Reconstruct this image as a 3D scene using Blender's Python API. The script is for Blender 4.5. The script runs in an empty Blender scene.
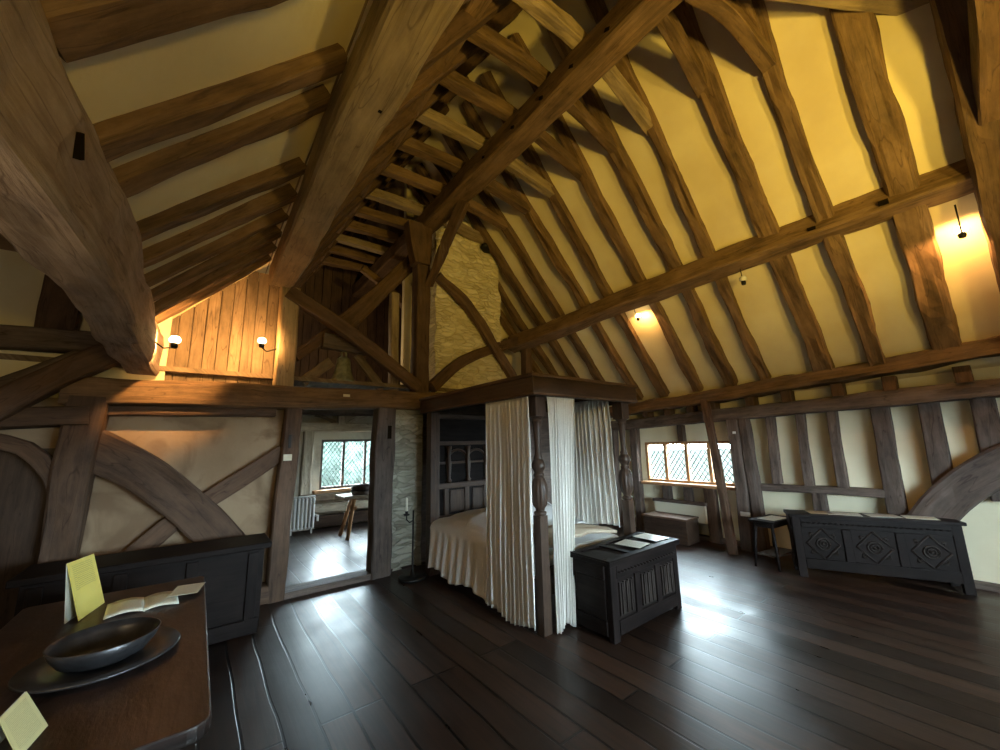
import bpy, math, random
from math import sin, cos, pi, radians
from mathutils import Vector, Matrix, noise, Euler
random.seed(7)
SC = bpy.context.scene
COL = SC.collection

# ------------------------------------------------------------------ camera, world, lights, exposure
F, YAW, PITCH, ROLL, EYE = 382.6274, 0.66182926, 0.17715251, -0.02354087, 1.6
def cam_axes():
    f = Vector((sin(YAW)*cos(PITCH), cos(YAW)*cos(PITCH), sin(PITCH)))
    r = Vector((cos(YAW), -sin(YAW), 0)); u = r.cross(f)
    return cos(ROLL)*r+sin(ROLL)*u, -sin(ROLL)*r+cos(ROLL)*u, f
CR, CU, CF = cam_axes()
CAM = Vector((0, 0, EYE))
cd = bpy.data.cameras.new('camera'); cam = bpy.data.objects.new('camera', cd); COL.objects.link(cam)
cd.sensor_width = 36; cd.lens = F/1000*36; cd.clip_start = .02; cd.clip_end = 200
cam.matrix_world = Matrix(((CR.x, CU.x, -CF.x, 0), (CR.y, CU.y, -CF.y, 0), (CR.z, CU.z, -CF.z, EYE), (0, 0, 0, 1)))
SC.camera = cam
def hit(px, py, ax, val):                       # survey helper: a sight line meets a plane of the room
    d = CF+(px-500)/F*CR+(375-py)/F*CU
    return CAM+d*((val-CAM[ax])/d[ax])

W = bpy.data.worlds.new('sky'); SC.world = W; W.use_nodes = True
bg = W.node_tree.nodes['Background']; bg.inputs[0].default_value = (.76, .89, 1, 1); bg.inputs[1].default_value = 62.0
def portal(name, loc, rot, sx, sy):
    l = bpy.data.lights.new(name, 'AREA'); l.shape = 'RECTANGLE'; l.size = sx; l.size_y = sy
    l.cycles.is_portal = True
    o = bpy.data.objects.new(name, l); COL.objects.link(o); o.location = loc; o.rotation_euler = rot
portal('portal', (6.74, 3.35, 1.2), (0, radians(90), 0), .75, 1.6)      # right window, faces -x
portal('portal', (2.65, 8.72, 1.26), (radians(-90), 0, 0), 1.5, 1.05)   # far room window, faces -y
portal('portal', (2.9, -2.66, 1.5), (radians(90), 0, 0), 3.4, 1.2)      # window behind the camera, faces +y
def lamp(loc, power, color=(1, .55, .2), r=.03):
    l = bpy.data.lights.new('lamp_or_fill', 'POINT'); l.energy = power; l.color = color; l.shadow_soft_size = r
    o = bpy.data.objects.new('lamp_or_fill', l); COL.objects.link(o); o.location = loc
    return o
WARM = (1, .50, .14); YEL = (1, .66, .10)
SC.view_settings.view_transform = 'Standard'; SC.view_settings.look = 'None'
SC.view_settings.gamma = 1; SC.view_settings.use_curve_mapping = False
SC.view_settings.exposure = 0.68
# unseen uplighters behind the viewer, then added fill lights
def uplighter_or_fill(loc, aim, power, angle=125):
    l = bpy.data.lights.new('uplighter_or_fill', 'SPOT'); l.energy = power; l.color = YEL; l.shadow_soft_size = .12
    l.spot_size = radians(angle); l.spot_blend = .9
    o = bpy.data.objects.new('uplighter_or_fill', l); COL.objects.link(o); o.location = loc
    o.rotation_euler = (Vector(aim)-Vector(loc)).to_track_quat('-Z', 'Y').to_euler()
uplighter_or_fill((1.6, -1.4, 2.4), (3.6, 2.0, 6.4), 310)
uplighter_or_fill((3.0, -1.8, 2.4), (4.9, .6, 5.2), 170, 115)
lamp((1.7, 6.7, 3.2), 12, (1, .72, .40), .1)  # unseen fill light added in the loft to bring out the bell
lamp((-1.35, 1.4, 2.1), 16, (1, .74, .38), .15)  # off-frame fill added to lift the dim left aisle
uplighter_or_fill((.35, -.9, 1.9), (.05, 2.2, 3.7), 60, 95)  # fill spot added behind the viewer to even out the left slope

# ------------------------------------------------------------------ materials
def new_mat(name):
    m = bpy.data.materials.new(name); m.use_nodes = True
    nt = m.node_tree; nt.nodes.clear()
    out = nt.nodes.new('ShaderNodeOutputMaterial'); b = nt.nodes.new('ShaderNodeBsdfPrincipled')
    nt.links.new(b.outputs[0], out.inputs[0])
    return m, nt, b, out
def N(nt, t, **k):
    n = nt.nodes.new(t)
    for a, v in k.items():
        if a.startswith('i_'):
            key = a[2:]; key = int(key) if key.isdigit() else key
            n.inputs[key].default_value = v
        else: setattr(n, a, v)
    return n
def ramp(nt, src, stops):
    r = N(nt, 'ShaderNodeValToRGB'); nt.links.new(src, r.inputs[0])
    e = r.color_ramp.elements
    while len(e) < len(stops): e.new(.5)
    for x, (p, c) in zip(e, stops):
        x.position = p; x.color = (*c, 1) if len(c) == 3 else c
    return r
def wood(name, dark, light, rough=.7, grain=1.0, bump=.25, patch=.5, spec=.3):
    m, nt, b, _ = new_mat(name); L = nt.links.new
    uv = N(nt, 'ShaderNodeUVMap'); oi = N(nt, 'ShaderNodeObjectInfo')
    mul = N(nt, 'ShaderNodeMath', operation='MULTIPLY'); mul.inputs[1].default_value = 57.; L(oi.outputs['Random'], mul.inputs[0])
    comb = N(nt, 'ShaderNodeCombineXYZ'); L(mul.outputs[0], comb.inputs[0]); L(mul.outputs[0], comb.inputs[2])
    add = N(nt, 'ShaderNodeVectorMath', operation='ADD'); L(uv.outputs[0], add.inputs[0]); L(comb.outputs[0], add.inputs[1])
    mp = N(nt, 'ShaderNodeMapping'); mp.inputs['Scale'].default_value = (2.2*grain, 34*grain, 1); L(add.outputs[0], mp.inputs[0])
    n1 = N(nt, 'ShaderNodeTexNoise'); n1.inputs['Scale'].default_value = 1; n1.inputs['Detail'].default_value = 9; n1.inputs['Roughness'].default_value = .7; n1.inputs['Distortion'].default_value = .3; L(mp.outputs[0], n1.inputs[0])
    mp2 = N(nt, 'ShaderNodeMapping'); mp2.inputs['Scale'].default_value = (2.4, 6, 1); L(add.outputs[0], mp2.inputs[0])
    n2 = N(nt, 'ShaderNodeTexNoise'); n2.inputs['Scale'].default_value = 1; n2.inputs['Detail'].default_value = 8; n2.inputs['Roughness'].default_value = .65; L(mp2.outputs[0], n2.inputs[0])
    mix = N(nt, 'ShaderNodeMix', data_type='FLOAT'); mix.inputs[0].default_value = patch; L(n1.outputs[0], mix.inputs[2]); L(n2.outputs[0], mix.inputs[3])
    mid = tuple((a+c)/2 for a, c in zip(dark, light))
    r = ramp(nt, mix.outputs[0], [(.36, dark), (.5, mid), (.64, light)])
    # fine long cracks
    mp3 = N(nt, 'ShaderNodeMapping'); mp3.inputs['Scale'].default_value = (1.1*grain, 14*grain, 1); L(add.outputs[0], mp3.inputs[0])
    n3 = N(nt, 'ShaderNodeTexNoise'); n3.inputs['Scale'].default_value = 1; n3.inputs['Detail'].default_value = 2; L(mp3.outputs[0], n3.inputs[0])
    s = N(nt, 'ShaderNodeMath', operation='SUBTRACT'); s.inputs[1].default_value = .5; L(n3.outputs[0], s.inputs[0])
    ab = N(nt, 'ShaderNodeMath', operation='ABSOLUTE'); L(s.outputs[0], ab.inputs[0])
    cr = ramp(nt, ab.outputs[0], [(0, (.45, .4, .38)), (.010, (1, 1, 1))])
    mc = N(nt, 'ShaderNodeMix', data_type='RGBA', blend_type='MULTIPLY'); mc.inputs[0].default_value = .8
    L(r.outputs[0], mc.inputs[6]); L(cr.outputs[0], mc.inputs[7])
    # every timber a little lighter or darker than the next
    hv = N(nt, 'ShaderNodeHueSaturation'); mr = N(nt, 'ShaderNodeMapRange'); mr.inputs['To Min'].default_value = .8; mr.inputs['To Max'].default_value = 1.2
    L(oi.outputs['Random'], mr.inputs[0]); L(mr.outputs[0], hv.inputs['Value']); L(mc.outputs[2], hv.inputs['Color'])
    L(hv.outputs[0], b.inputs['Base Color'])
    b.inputs['Roughness'].default_value = rough; b.inputs['Specular IOR Level'].default_value = spec
    bp = N(nt, 'ShaderNodeBump'); bp.inputs['Strength'].default_value = bump; bp.inputs['Distance'].default_value = .02
    L(mix.outputs[0], bp.inputs['Height']); L(bp.outputs[0], b.inputs['Normal'])
    return m
def plain(name, color, rough=.6, metal=0, bump=0, bscale=40, var=.0, spec=.5):
    m, nt, b, _ = new_mat(name); L = nt.links.new
    tc = N(nt, 'ShaderNodeTexCoord'); n = N(nt, 'ShaderNodeTexNoise'); n.inputs['Scale'].default_value = bscale; n.inputs['Detail'].default_value = 4
    L(tc.outputs['Object'], n.inputs[0])
    d = tuple(max(0, c*(1-var)) for c in color); l = tuple(min(1, c*(1+var)) for c in color)
    r = ramp(nt, n.outputs[0], [(.35, d), (.65, l)]); L(r.outputs[0], b.inputs['Base Color'])
    b.inputs['Roughness'].default_value = rough; b.inputs['Metallic'].default_value = metal; b.inputs['Specular IOR Level'].default_value = spec
    if bump:
        bp = N(nt, 'ShaderNodeBump'); bp.inputs['Strength'].default_value = bump; bp.inputs['Distance'].default_value = .01
        L(n.outputs[0], bp.inputs['Height']); L(bp.outputs[0], b.inputs['Normal'])
    return m
def plaster(name, a, c, stain=None, stain_amt=.0, scale=1.2):
    m, nt, b, _ = new_mat(name); L = nt.links.new
    g = N(nt, 'ShaderNodeNewGeometry')
    n = N(nt, 'ShaderNodeTexNoise'); n.inputs['Scale'].default_value = scale; n.inputs['Detail'].default_value = 5; L(g.outputs['Position'], n.inputs[0])
    r = ramp(nt, n.outputs[0], [(.35, a), (.65, c)])
    src = r.outputs[0]
    if stain:
        n4 = N(nt, 'ShaderNodeTexNoise'); n4.inputs['Scale'].default_value = 2.3; n4.inputs['Detail'].default_value = 7; n4.inputs['Distortion'].default_value = .8
        L(g.outputs['Position'], n4.inputs[0])
        r4 = ramp(nt, n4.outputs[0], [(.48, (0, 0, 0)), (.62, (stain_amt,)*3)])
        mx = N(nt, 'ShaderNodeMix', data_type='RGBA'); L(r4.outputs[0], mx.inputs[0]); L(src, mx.inputs[6]); mx.inputs[7].default_value = (*stain, 1)
        src = mx.outputs[2]
    L(src, b.inputs['Base Color']); b.inputs['Roughness'].default_value = .9; b.inputs['Specular IOR Level'].default_value = .15
    n2 = N(nt, 'ShaderNodeTexNoise'); n2.inputs['Scale'].default_value = 9; n2.inputs['Detail'].default_value = 8; L(g.outputs['Position'], n2.inputs[0])
    bp = N(nt, 'ShaderNodeBump'); bp.inputs['Strength'].default_value = .25; bp.inputs['Distance'].default_value = .02
    L(n2.outputs[0], bp.inputs['Height']); L(bp.outputs[0], b.inputs['Normal'])
    return m
def stone(name, a, c, joint):
    m, nt, b, _ = new_mat(name); L = nt.links.new
    g = N(nt, 'ShaderNodeNewGeometry'); mp = N(nt, 'ShaderNodeMapping'); mp.inputs['Scale'].default_value = (5.0, 5.0, 17); L(g.outputs['Position'], mp.inputs[0])
    nz = N(nt, 'ShaderNodeTexNoise'); nz.inputs['Scale'].default_value = 3.; L(g.outputs['Position'], nz.inputs[0])
    ad = N(nt, 'ShaderNodeVectorMath', operation='MULTIPLY_ADD'); ad.inputs[1].default_value = (2.2, 2.2, 2.2); L(nz.outputs['Color'], ad.inputs[0]); L(mp.outputs[0], ad.inputs[2])
    v = N(nt, 'ShaderNodeTexVoronoi', feature='DISTANCE_TO_EDGE'); v.inputs['Scale'].default_value = 1; L(ad.outputs[0], v.inputs[0])
    v2 = N(nt, 'ShaderNodeTexVoronoi', feature='F1'); v2.inputs['Scale'].default_value = 1; L(ad.outputs[0], v2.inputs[0])
    r = ramp(nt, v2.outputs['Color'], [(.2, a), (.8, c)])
    rj = ramp(nt, v.outputs[0], [(.0, (1, 1, 1)), (.09, (0, 0, 0))])
    n5 = N(nt, 'ShaderNodeTexNoise'); n5.inputs['Scale'].default_value = 2.2; L(g.outputs['Position'], n5.inputs[0])
    rr = ramp(nt, n5.outputs[0], [(.4, (.05, .05, .05)), (.65, (.5, .5, .5))])
    mm = N(nt, 'ShaderNodeMath', operation='MULTIPLY'); L(rj.outputs[0], mm.inputs[0]); L(rr.outputs[0], mm.inputs[1])
    mx = N(nt, 'ShaderNodeMix', data_type='RGBA'); L(mm.outputs[0], mx.inputs[0]); L(r.outputs[0], mx.inputs[6]); mx.inputs[7].default_value = (*joint, 1)
    L(mx.outputs[2], b.inputs['Base Color']); b.inputs['Roughness'].default_value = .9; b.inputs['Specular IOR Level'].default_value = .1
    bp = N(nt, 'ShaderNodeBump'); bp.inputs['Strength'].default_value = .7; bp.inputs['Distance'].default_value = .03
    r6 = ramp(nt, v.outputs[0], [(.0, (0, 0, 0)), (.16, (1, 1, 1))]); L(r6.outputs[0], bp.inputs['Height']); L(bp.outputs[0], b.inputs['Normal'])
    return m
def floor_mat():
    m, nt, b, _ = new_mat('dark_boards'); L = nt.links.new
    g = N(nt, 'ShaderNodeNewGeometry'); sp = N(nt, 'ShaderNodeSeparateXYZ'); L(g.outputs['Position'], sp.inputs[0])
    cb = N(nt, 'ShaderNodeCombineXYZ'); L(sp.outputs[1], cb.inputs[0]); L(sp.outputs[0], cb.inputs[1])
    nz = N(nt, 'ShaderNodeTexNoise'); nz.inputs['Scale'].default_value = .7; L(g.outputs['Position'], nz.inputs[0])
    va = N(nt, 'ShaderNodeVectorMath', operation='MULTIPLY_ADD'); va.inputs[1].default_value = (.0, .10, 0); L(nz.outputs['Color'], va.inputs[0]); L(cb.outputs[0], va.inputs[2])
    br = N(nt, 'ShaderNodeTexBrick'); br.inputs['Scale'].default_value = 1; br.inputs['Brick Width'].default_value = 2.7; br.inputs['Row Height'].default_value = .19
    br.inputs['Mortar Size'].default_value = .009; br.inputs['Mortar Smooth'].default_value = .3; br.offset = .37; br.offset_frequency = 3
    br.inputs['Color1'].default_value = (.012, .007, .005, 1); br.inputs['Color2'].default_value = (.044, .023, .014, 1); br.inputs['Mortar'].default_value = (.002, .002, .002, 1)
    L(va.outputs[0], br.inputs[0])
    mp = N(nt, 'ShaderNodeMapping'); mp.inputs['Scale'].default_value = (1.6, 26, 1); L(cb.outputs[0], mp.inputs[0])
    n1 = N(nt, 'ShaderNodeTexNoise'); n1.inputs['Scale'].default_value = 1; n1.inputs['Detail'].default_value = 6; n1.inputs['Distortion'].default_value = .8; L(mp.outputs[0], n1.inputs[0])
    r = ramp(nt, n1.outputs[0], [(.3, (.5, .5, .5)), (.7, (1.3, 1.15, 1.05))])
    mx = N(nt, 'ShaderNodeMix', data_type='RGBA', blend_type='MULTIPLY'); mx.inputs[0].default_value = 1; L(br.outputs[0], mx.inputs[6]); L(r.outputs[0], mx.inputs[7])
    L(mx.outputs[2], b.inputs['Base Color'])
    n2 = N(nt, 'ShaderNodeTexNoise'); n2.inputs['Scale'].default_value = 2.5; n2.inputs['Detail'].default_value = 5; L(g.outputs['Position'], n2.inputs[0])
    mr = N(nt, 'ShaderNodeMapRange'); mr.inputs['From Min'].default_value = .3; mr.inputs['From Max'].default_value = .7; mr.inputs['To Min'].default_value = .34; mr.inputs['To Max'].default_value = .46
    L(n2.outputs[0], mr.inputs[0])
    sc_ = N(nt, 'ShaderNodeSeparateColor'); L(br.outputs[0], sc_.inputs[0])
    pr_ = N(nt, 'ShaderNodeMath', operation='MULTIPLY_ADD'); pr_.inputs[1].default_value = 3.0; L(sc_.outputs[0], pr_.inputs[0]); L(mr.outputs[0], pr_.inputs[2])
    sb_ = N(nt, 'ShaderNodeMath', operation='SUBTRACT'); sb_.inputs[1].default_value = .08; L(pr_.outputs[0], sb_.inputs[0]); L(sb_.outputs[0], b.inputs['Roughness']); b.inputs['Specular IOR Level'].default_value = .5
    inv = N(nt, 'ShaderNodeMath', operation='SUBTRACT'); inv.inputs[0].default_value = 1; L(br.outputs['Fac'], inv.inputs[1])
    ad = N(nt, 'ShaderNodeMath', operation='MULTIPLY_ADD'); ad.inputs[1].default_value = .25; L(n1.outputs[0], ad.inputs[0]); L(inv.outputs[0], ad.inputs[2])
    bp = N(nt, 'ShaderNodeBump'); bp.inputs['Strength'].default_value = .35; bp.inputs['Distance'].default_value = .007
    L(ad.outputs[0], bp.inputs['Height']); L(bp.outputs[0], b.inputs['Normal'])
    return m
def cloth(name, color, trans=.25):
    m, nt, b, out = new_mat(name); L = nt.links.new
    tc = N(nt, 'ShaderNodeTexCoord'); n = N(nt, 'ShaderNodeTexNoise'); n.inputs['Scale'].default_value = 90; L(tc.outputs['Object'], n.inputs[0])
    r = ramp(nt, n.outputs[0], [(.3, tuple(c*.9 for c in color)), (.7, color)]); L(r.outputs[0], b.inputs['Base Color'])
    b.inputs['Roughness'].default_value = .95; b.inputs['Specular IOR Level'].default_value = .1
    t = N(nt, 'ShaderNodeBsdfTranslucent'); L(r.outputs[0], t.inputs[0])
    mx = N(nt, 'ShaderNodeMixShader'); mx.inputs[0].default_value = trans; L(b.outputs[0], mx.inputs[1]); L(t.outputs[0], mx.inputs[2]); L(mx.outputs[0], out.inputs[0])
    return m
def glass_mat():
    m = bpy.data.materials.new('window_glass'); m.use_nodes = True; nt = m.node_tree; nt.nodes.clear(); L = nt.links.new
    out = N(nt, 'ShaderNodeOutputMaterial'); t = N(nt, 'ShaderNodeBsdfTransparent'); t.inputs[0].default_value = (.92, .96, .95, 1)
    g = N(nt, 'ShaderNodeBsdfGlossy'); g.inputs['Roughness'].default_value = .08
    mx = N(nt, 'ShaderNodeMixShader'); mx.inputs[0].default_value = .06; L(t.outputs[0], mx.inputs[1]); L(g.outputs[0], mx.inputs[2]); L(mx.outputs[0], out.inputs[0])
    return m
def emis(name, color, s):
    m, nt, b, _ = new_mat(name); b.inputs['Base Color'].default_value = (*color, 1)
    b.inputs['Emission Color'].default_value = (*color, 1); b.inputs['Emission Strength'].default_value = s
    return m
def paper_mat(name, color, ink, lines=60, amt=.6, vmin=0, vmax=1):
    m, nt, b, _ = new_mat(name); L = nt.links.new
    tc = N(nt, 'ShaderNodeUVMap'); w = N(nt, 'ShaderNodeTexWave', wave_type='BANDS', bands_direction='Y'); w.inputs['Scale'].default_value = lines; w.inputs['Distortion'].default_value = 0
    L(tc.outputs[0], w.inputs[0])
    n = N(nt, 'ShaderNodeTexNoise'); mp = N(nt, 'ShaderNodeMapping'); mp.inputs['Scale'].default_value = (160, 20, 1); L(tc.outputs[0], mp.inputs[0]); L(mp.outputs[0], n.inputs[0]); n.inputs['Scale'].default_value = 1
    r = ramp(nt, w.outputs[0], [(.55, (0, 0, 0)), (.7, (1, 1, 1))]); r2 = ramp(nt, n.outputs[0], [(.42, (0, 0, 0)), (.5, (amt,)*3)])
    mm = N(nt, 'ShaderNodeMath', operation='MULTIPLY'); L(r.outputs[0], mm.inputs[0]); L(r2.outputs[0], mm.inputs[1])
    sx = N(nt, 'ShaderNodeSeparateXYZ'); L(tc.outputs[0], sx.inputs[0]); last = mm.outputs[0]
    for o_, op, v_ in ((1, 'GREATER_THAN', vmin), (1, 'LESS_THAN', vmax), (0, 'GREATER_THAN', .12), (0, 'LESS_THAN', .88)):
        c_ = N(nt, 'ShaderNodeMath', operation=op); c_.inputs[1].default_value = v_; L(sx.outputs[o_], c_.inputs[0])
        q_ = N(nt, 'ShaderNodeMath', operation='MULTIPLY'); L(last, q_.inputs[0]); L(c_.outputs[0], q_.inputs[1]); last = q_.outputs[0]
    mx = N(nt, 'ShaderNodeMix', data_type='RGBA'); L(last, mx.inputs[0]); mx.inputs[6].default_value = (*color, 1); mx.inputs[7].default_value = (*ink, 1)
    L(mx.outputs[2], b.inputs['Base Color']); b.inputs['Roughness'].default_value = .35
    return m
M = {}
M['roof'] = wood('roof_oak', (.055, .033, .018), (.22, .135, .075), bump=.5)
M['pale'] = wood('pale_oak', (.15, .11, .07), (.38, .29, .19), bump=.5)
M['brown'] = wood('brown_oak', (.045, .026, .017), (.14, .083, .052), bump=.4)
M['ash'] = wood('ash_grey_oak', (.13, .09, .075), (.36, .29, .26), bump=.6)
M['grey'] = wood('grey_oak', (.045, .034, .03), (.16, .12, .10), bump=.5)
M['dark'] = wood('dark_oak', (.022, .013, .009), (.07, .042, .028), rough=.45, bump=.15)
M['black'] = wood('black_oak', (.005, .004, .004), (.018, .013, .012), rough=.5, bump=.12, spec=.09)
M['worn'] = wood('worn_black_oak', (.014, .011, .010), (.045, .036, .032), rough=.5, spec=.12)
M['table'] = wood('table_oak', (.008, .005, .004), (.060, .036, .030), rough=.40, grain=.5, bump=.5, patch=.8, spec=.4)
M['orange'] = wood('orange_wood', (.35, .16, .06), (.62, .36, .18))
M['board'] = wood('old_boards', (.10, .075, .05), (.30, .22, .15))
M['silver'] = wood('silvered_oak', (.26, .22, .16), (.62, .55, .43))
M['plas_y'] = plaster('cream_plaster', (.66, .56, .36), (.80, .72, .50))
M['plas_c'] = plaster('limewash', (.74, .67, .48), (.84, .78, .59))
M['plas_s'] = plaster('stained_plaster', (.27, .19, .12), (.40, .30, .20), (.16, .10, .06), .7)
M['plas_g'] = plaster('grey_plaster', (.62, .58, .48), (.74, .70, .60), (.4, .35, .28), .35)
M['stone'] = stone('chimney_stone', (.58, .50, .32), (.76, .68, .48), (.28, .22, .12))
M['pier'] = stone('pier_stone', (.30, .29, .23), (.48, .46, .38), (.15, .14, .11))
M['floor'] = floor_mat()
M['curtain'] = cloth('linen', (.90, .88, .83), .35)
M['cover'] = cloth('coverlet', (.88, .88, .88), .05)
M['blanket'] = cloth('blanket_wool', (.50, .42, .32), .0)
M['lead'] = plain('lead', (.10, .10, .10), .5, .6)
M['glass'] = glass_mat()
M['iron'] = plain('iron', (.02, .02, .02), .5, .7, .1)
M['bell'] = plain('bell_bronze', (.24, .25, .17), .5, .4, .1, 20, .25)
M['white'] = plain('white_paint', (.72, .72, .70), .4)
M['cream'] = plain('cream_paint', (.70, .66, .52), .5)
M['pewter'] = plain('dark_pewter', (.055, .055, .06), .33, .55, .06, 12, .3)
M['void'] = plain('mortise_shade', (.01, .007, .004), .95, spec=.05)  # dark colour of solid blocks, painted in for the shade inside mortise holes
M['bulb'] = emis('bulb_glow', (1, .72, .34), 9)
M['wax'] = plain('wax', (.85, .82, .70), .5)
M['leaf'] = plain('leaf', (.034, .046, .038), .8, bump=.5, bscale=3, var=.5, spec=0)
M['yellow'] = paper_mat('yellow_card', (.90, .78, .20), (.45, .37, .10), 9, .8, .5, .93)
M['yellow2'] = paper_mat('pale_yellow_card', (.62, .58, .30), (.3, .28, .15), 8, .6, .1, .9)
M['paper'] = paper_mat('white_paper', (.74, .76, .66), (.25, .25, .24), 8, .5, .1, .9)
M['greypaper'] = paper_mat('grey_paper', (.55, .55, .5), (.2, .2, .2), 8, .5, .1, .9)
M['tan'] = paper_mat('tan_paper', (.48, .36, .22), (.2, .15, .1), 8, .5, .1, .9)
M['grass'] = plain('grass', (.019, .021, .018), .9, var=.25, bscale=2, spec=0)

# ------------------------------------------------------------------ mesh helpers
class MB:
    def __init__(s): s.v = []; s.f = []; s.uv = []; s.sm = []
    def face(s, idx, uvs, smooth=False): s.f.append(tuple(idx)); s.uv.append(uvs); s.sm.append(smooth)
    def box(s, c, size, rot=None, along=None, taper=None):
        hx, hy, hz = [a/2 for a in size]; ax = along if along is not None else max(range(3), key=lambda i: size[i])
        b = len(s.v); loc = []
        for x in (-1, 1):
            for y in (-1, 1):
                for z in (-1, 1):
                    k = 1
                    if taper and z < 0: k = taper
                    loc.append(Vector((x*hx*k, y*hy*k, z*hz)))
        R = rot.to_matrix() if rot else Matrix.Identity(3)
        for p in loc: s.v.append(R@p+Vector(c))
        o = (random.random()*7, random.random()*7)
        for q in ((0, 1, 3, 2), (4, 6, 7, 5), (0, 4, 5, 1), (2, 3, 7, 6), (0, 2, 6, 4), (1, 5, 7, 3)):
            uv = []
            for i in q:
                p = loc[i]; u = p[ax]; v = sum(p[j] for j in range(3) if j != ax); uv.append((u+o[0], v+o[1]))
            s.face([b+i for i in q], uv)
        return s
    def panel_uv(s, c, sx, sy, sz, uvface):     # thin sheet lying flat: top face has 0..1 uv
        b = len(s.v)
        for z in (-1, 1):
            for x, y in ((-1, -1), (1, -1), (1, 1), (-1, 1)):
                s.v.append(Vector(c)+Vector((x*sx/2, y*sy/2, z*sz/2)))
        q = [(0, 0), (1, 0), (1, 1), (0, 1)]
        s.face([b+4, b+5, b+6, b+7], q); s.face([b+3, b+2, b+1, b], q)
        for i in range(4): s.face([b+i, b+(i+1) % 4, b+4+(i+1) % 4, b+4+i], q)
        return s
    def lathe(s, prof, n=24, c=(0, 0, 0), flute=None, cap=True):
        b = len(s.v); c = Vector(c)
        for k, (r, z) in enumerate(prof):
            for i in range(n):
                a = 2*pi*i/n; rr = r
                if flute and flute[1] < z < flute[2]: rr = r*(1+flute[3]*cos(flute[0]*a))
                s.v.append(c+Vector((rr*cos(a), rr*sin(a), z)))
        for k in range(len(prof)-1):
            for i in range(n):
                j = (i+1) % n
                s.face((b+k*n+i, b+k*n+j, b+(k+1)*n+j, b+(k+1)*n+i),
                       [(prof[k][1], i/n*.3), (prof[k][1], (i+1)/n*.3), (prof[k+1][1], (i+1)/n*.3), (prof[k+1][1], i/n*.3)], True)
        if cap:
            for k, rev in ((0, True), (len(prof)-1, False)):
                if prof[k][0] > 1e-4:
                    idx = [b+k*n+i for i in range(n)]
                    if rev: idx.reverse()
                    s.face(idx, [(0, 0)]*n)
        return s
    def tube(s, pts, r, n=8, r2=None):
        b = len(s.v); pts = [Vector(p) for p in pts]; m = len(pts); L = 0
        for k, p in enumerate(pts):
            t = (pts[min(k+1, m-1)]-pts[max(k-1, 0)]).normalized()
            up = Vector((0, 0, 1)) if abs(t.z) < .9 else Vector((1, 0, 0))
            sd = t.cross(up).normalized(); u = sd.cross(t)
            rr = r if r2 is None else r+(r2-r)*k/(m-1)
            for i in range(n):
                a = 2*pi*i/n; s.v.append(p+sd*cos(a)*rr+u*sin(a)*rr)
        for k in range(m-1):
            l0 = L; L += (pts[k+1]-pts[k]).length
            for i in range(n):
                j = (i+1) % n
                s.face((b+k*n+i, b+k*n+j, b+(k+1)*n+j, b+(k+1)*n+i), [(l0, i/n*.1), (l0, (i+1)/n*.1), (L, (i+1)/n*.1), (L, i/n*.1)], True)
        s.face([b+i for i in reversed(range(n))], [(0, 0)]*n); s.face([b+(m-1)*n+i for i in range(n)], [(0, 0)]*n)
        return s
    def grid(s, fn, nu, nv, smooth=True):
        b = len(s.v)
        for j in range(nv+1):
            for i in range(nu+1): s.v.append(Vector(fn(i/nu, j/nv)))
        for j in range(nv):
            for i in range(nu):
                a = b+j*(nu+1)+i
                s.face((a, a+1, a+nu+2, a+nu+1), [(i/nu, j/nv), ((i+1)/nu, j/nv), ((i+1)/nu, (j+1)/nv), (i/nu, (j+1)/nv)], smooth)
        return s
    def prism(s, outline, y0, y1, axis=1):      # outline in the plane across `axis`
        b = len(s.v); n = len(outline)
        for y in (y0, y1):
            for a, c in outline:
                p = [a, c]; p.insert(axis, y); s.v.append(Vector(p))
        s.face([b+i for i in range(n)], [(p[0], p[1]) for p in outline]); s.face([b+n+i for i in reversed(range(n))], [(outline[i][0], outline[i][1]) for i in reversed(range(n))])
        for i in range(n):
            j = (i+1) % n
            s.face((b+i, b+n+i, b+n+j, b+j), [(outline[i][0], y0), (outline[i][0], y1), (outline[j][0]+.01, y1), (outline[j][0]+.01, y0)])
        return s
    def build(s, name, mat, parent=None, loc=(0, 0, 0), bevel=0, solid=0):
        me = bpy.data.meshes.new(name); me.from_pydata([tuple(p) for p in s.v], [], s.f)
        ul = me.uv_layers.new(name='UVMap'); k = 0
        for uvs in s.uv:
            for u in uvs: ul.data[k].uv = u; k += 1
        me.polygons.foreach_set('use_smooth', s.sm); me.materials.append(mat); me.update()
        import bmesh
        bm = bmesh.new(); bm.from_mesh(me)
        if not solid: bmesh.ops.recalc_face_normals(bm, faces=bm.faces)
        bm.to_mesh(me); bm.free()
        o = bpy.data.objects.new(name, me); COL.objects.link(o); o.location = loc
        if parent: o.parent = parent
        if bevel:
            md = o.modifiers.new('bevel', 'BEVEL'); md.width = bevel; md.segments = 2; md.limit_method = 'ANGLE'; md.angle_limit = radians(40)
        if solid:
            md = o.modifiers.new('solid', 'SOLIDIFY'); md.thickness = solid
        return o
def tag(o, label, cat, group=None, kind=None):
    o['label'] = label; o['category'] = cat
    if group: o['group'] = group
    if kind: o['kind'] = kind
    return o
def struct(o): o['kind'] = 'structure'; return o
def empty(name, loc, rz=0, label=None, cat=None, group=None):
    o = bpy.data.objects.new(name, None); COL.objects.link(o); o.location = loc; o.rotation_euler = (0, 0, rz); o.empty_display_size = .1
    if label: tag(o, label, cat, group)
    return o
def copy_tree(o, parent=None):
    c = o.copy(); COL.objects.link(c); c.parent = parent
    for ch in list(o.children): copy_tree(ch, c)
    return c
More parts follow.
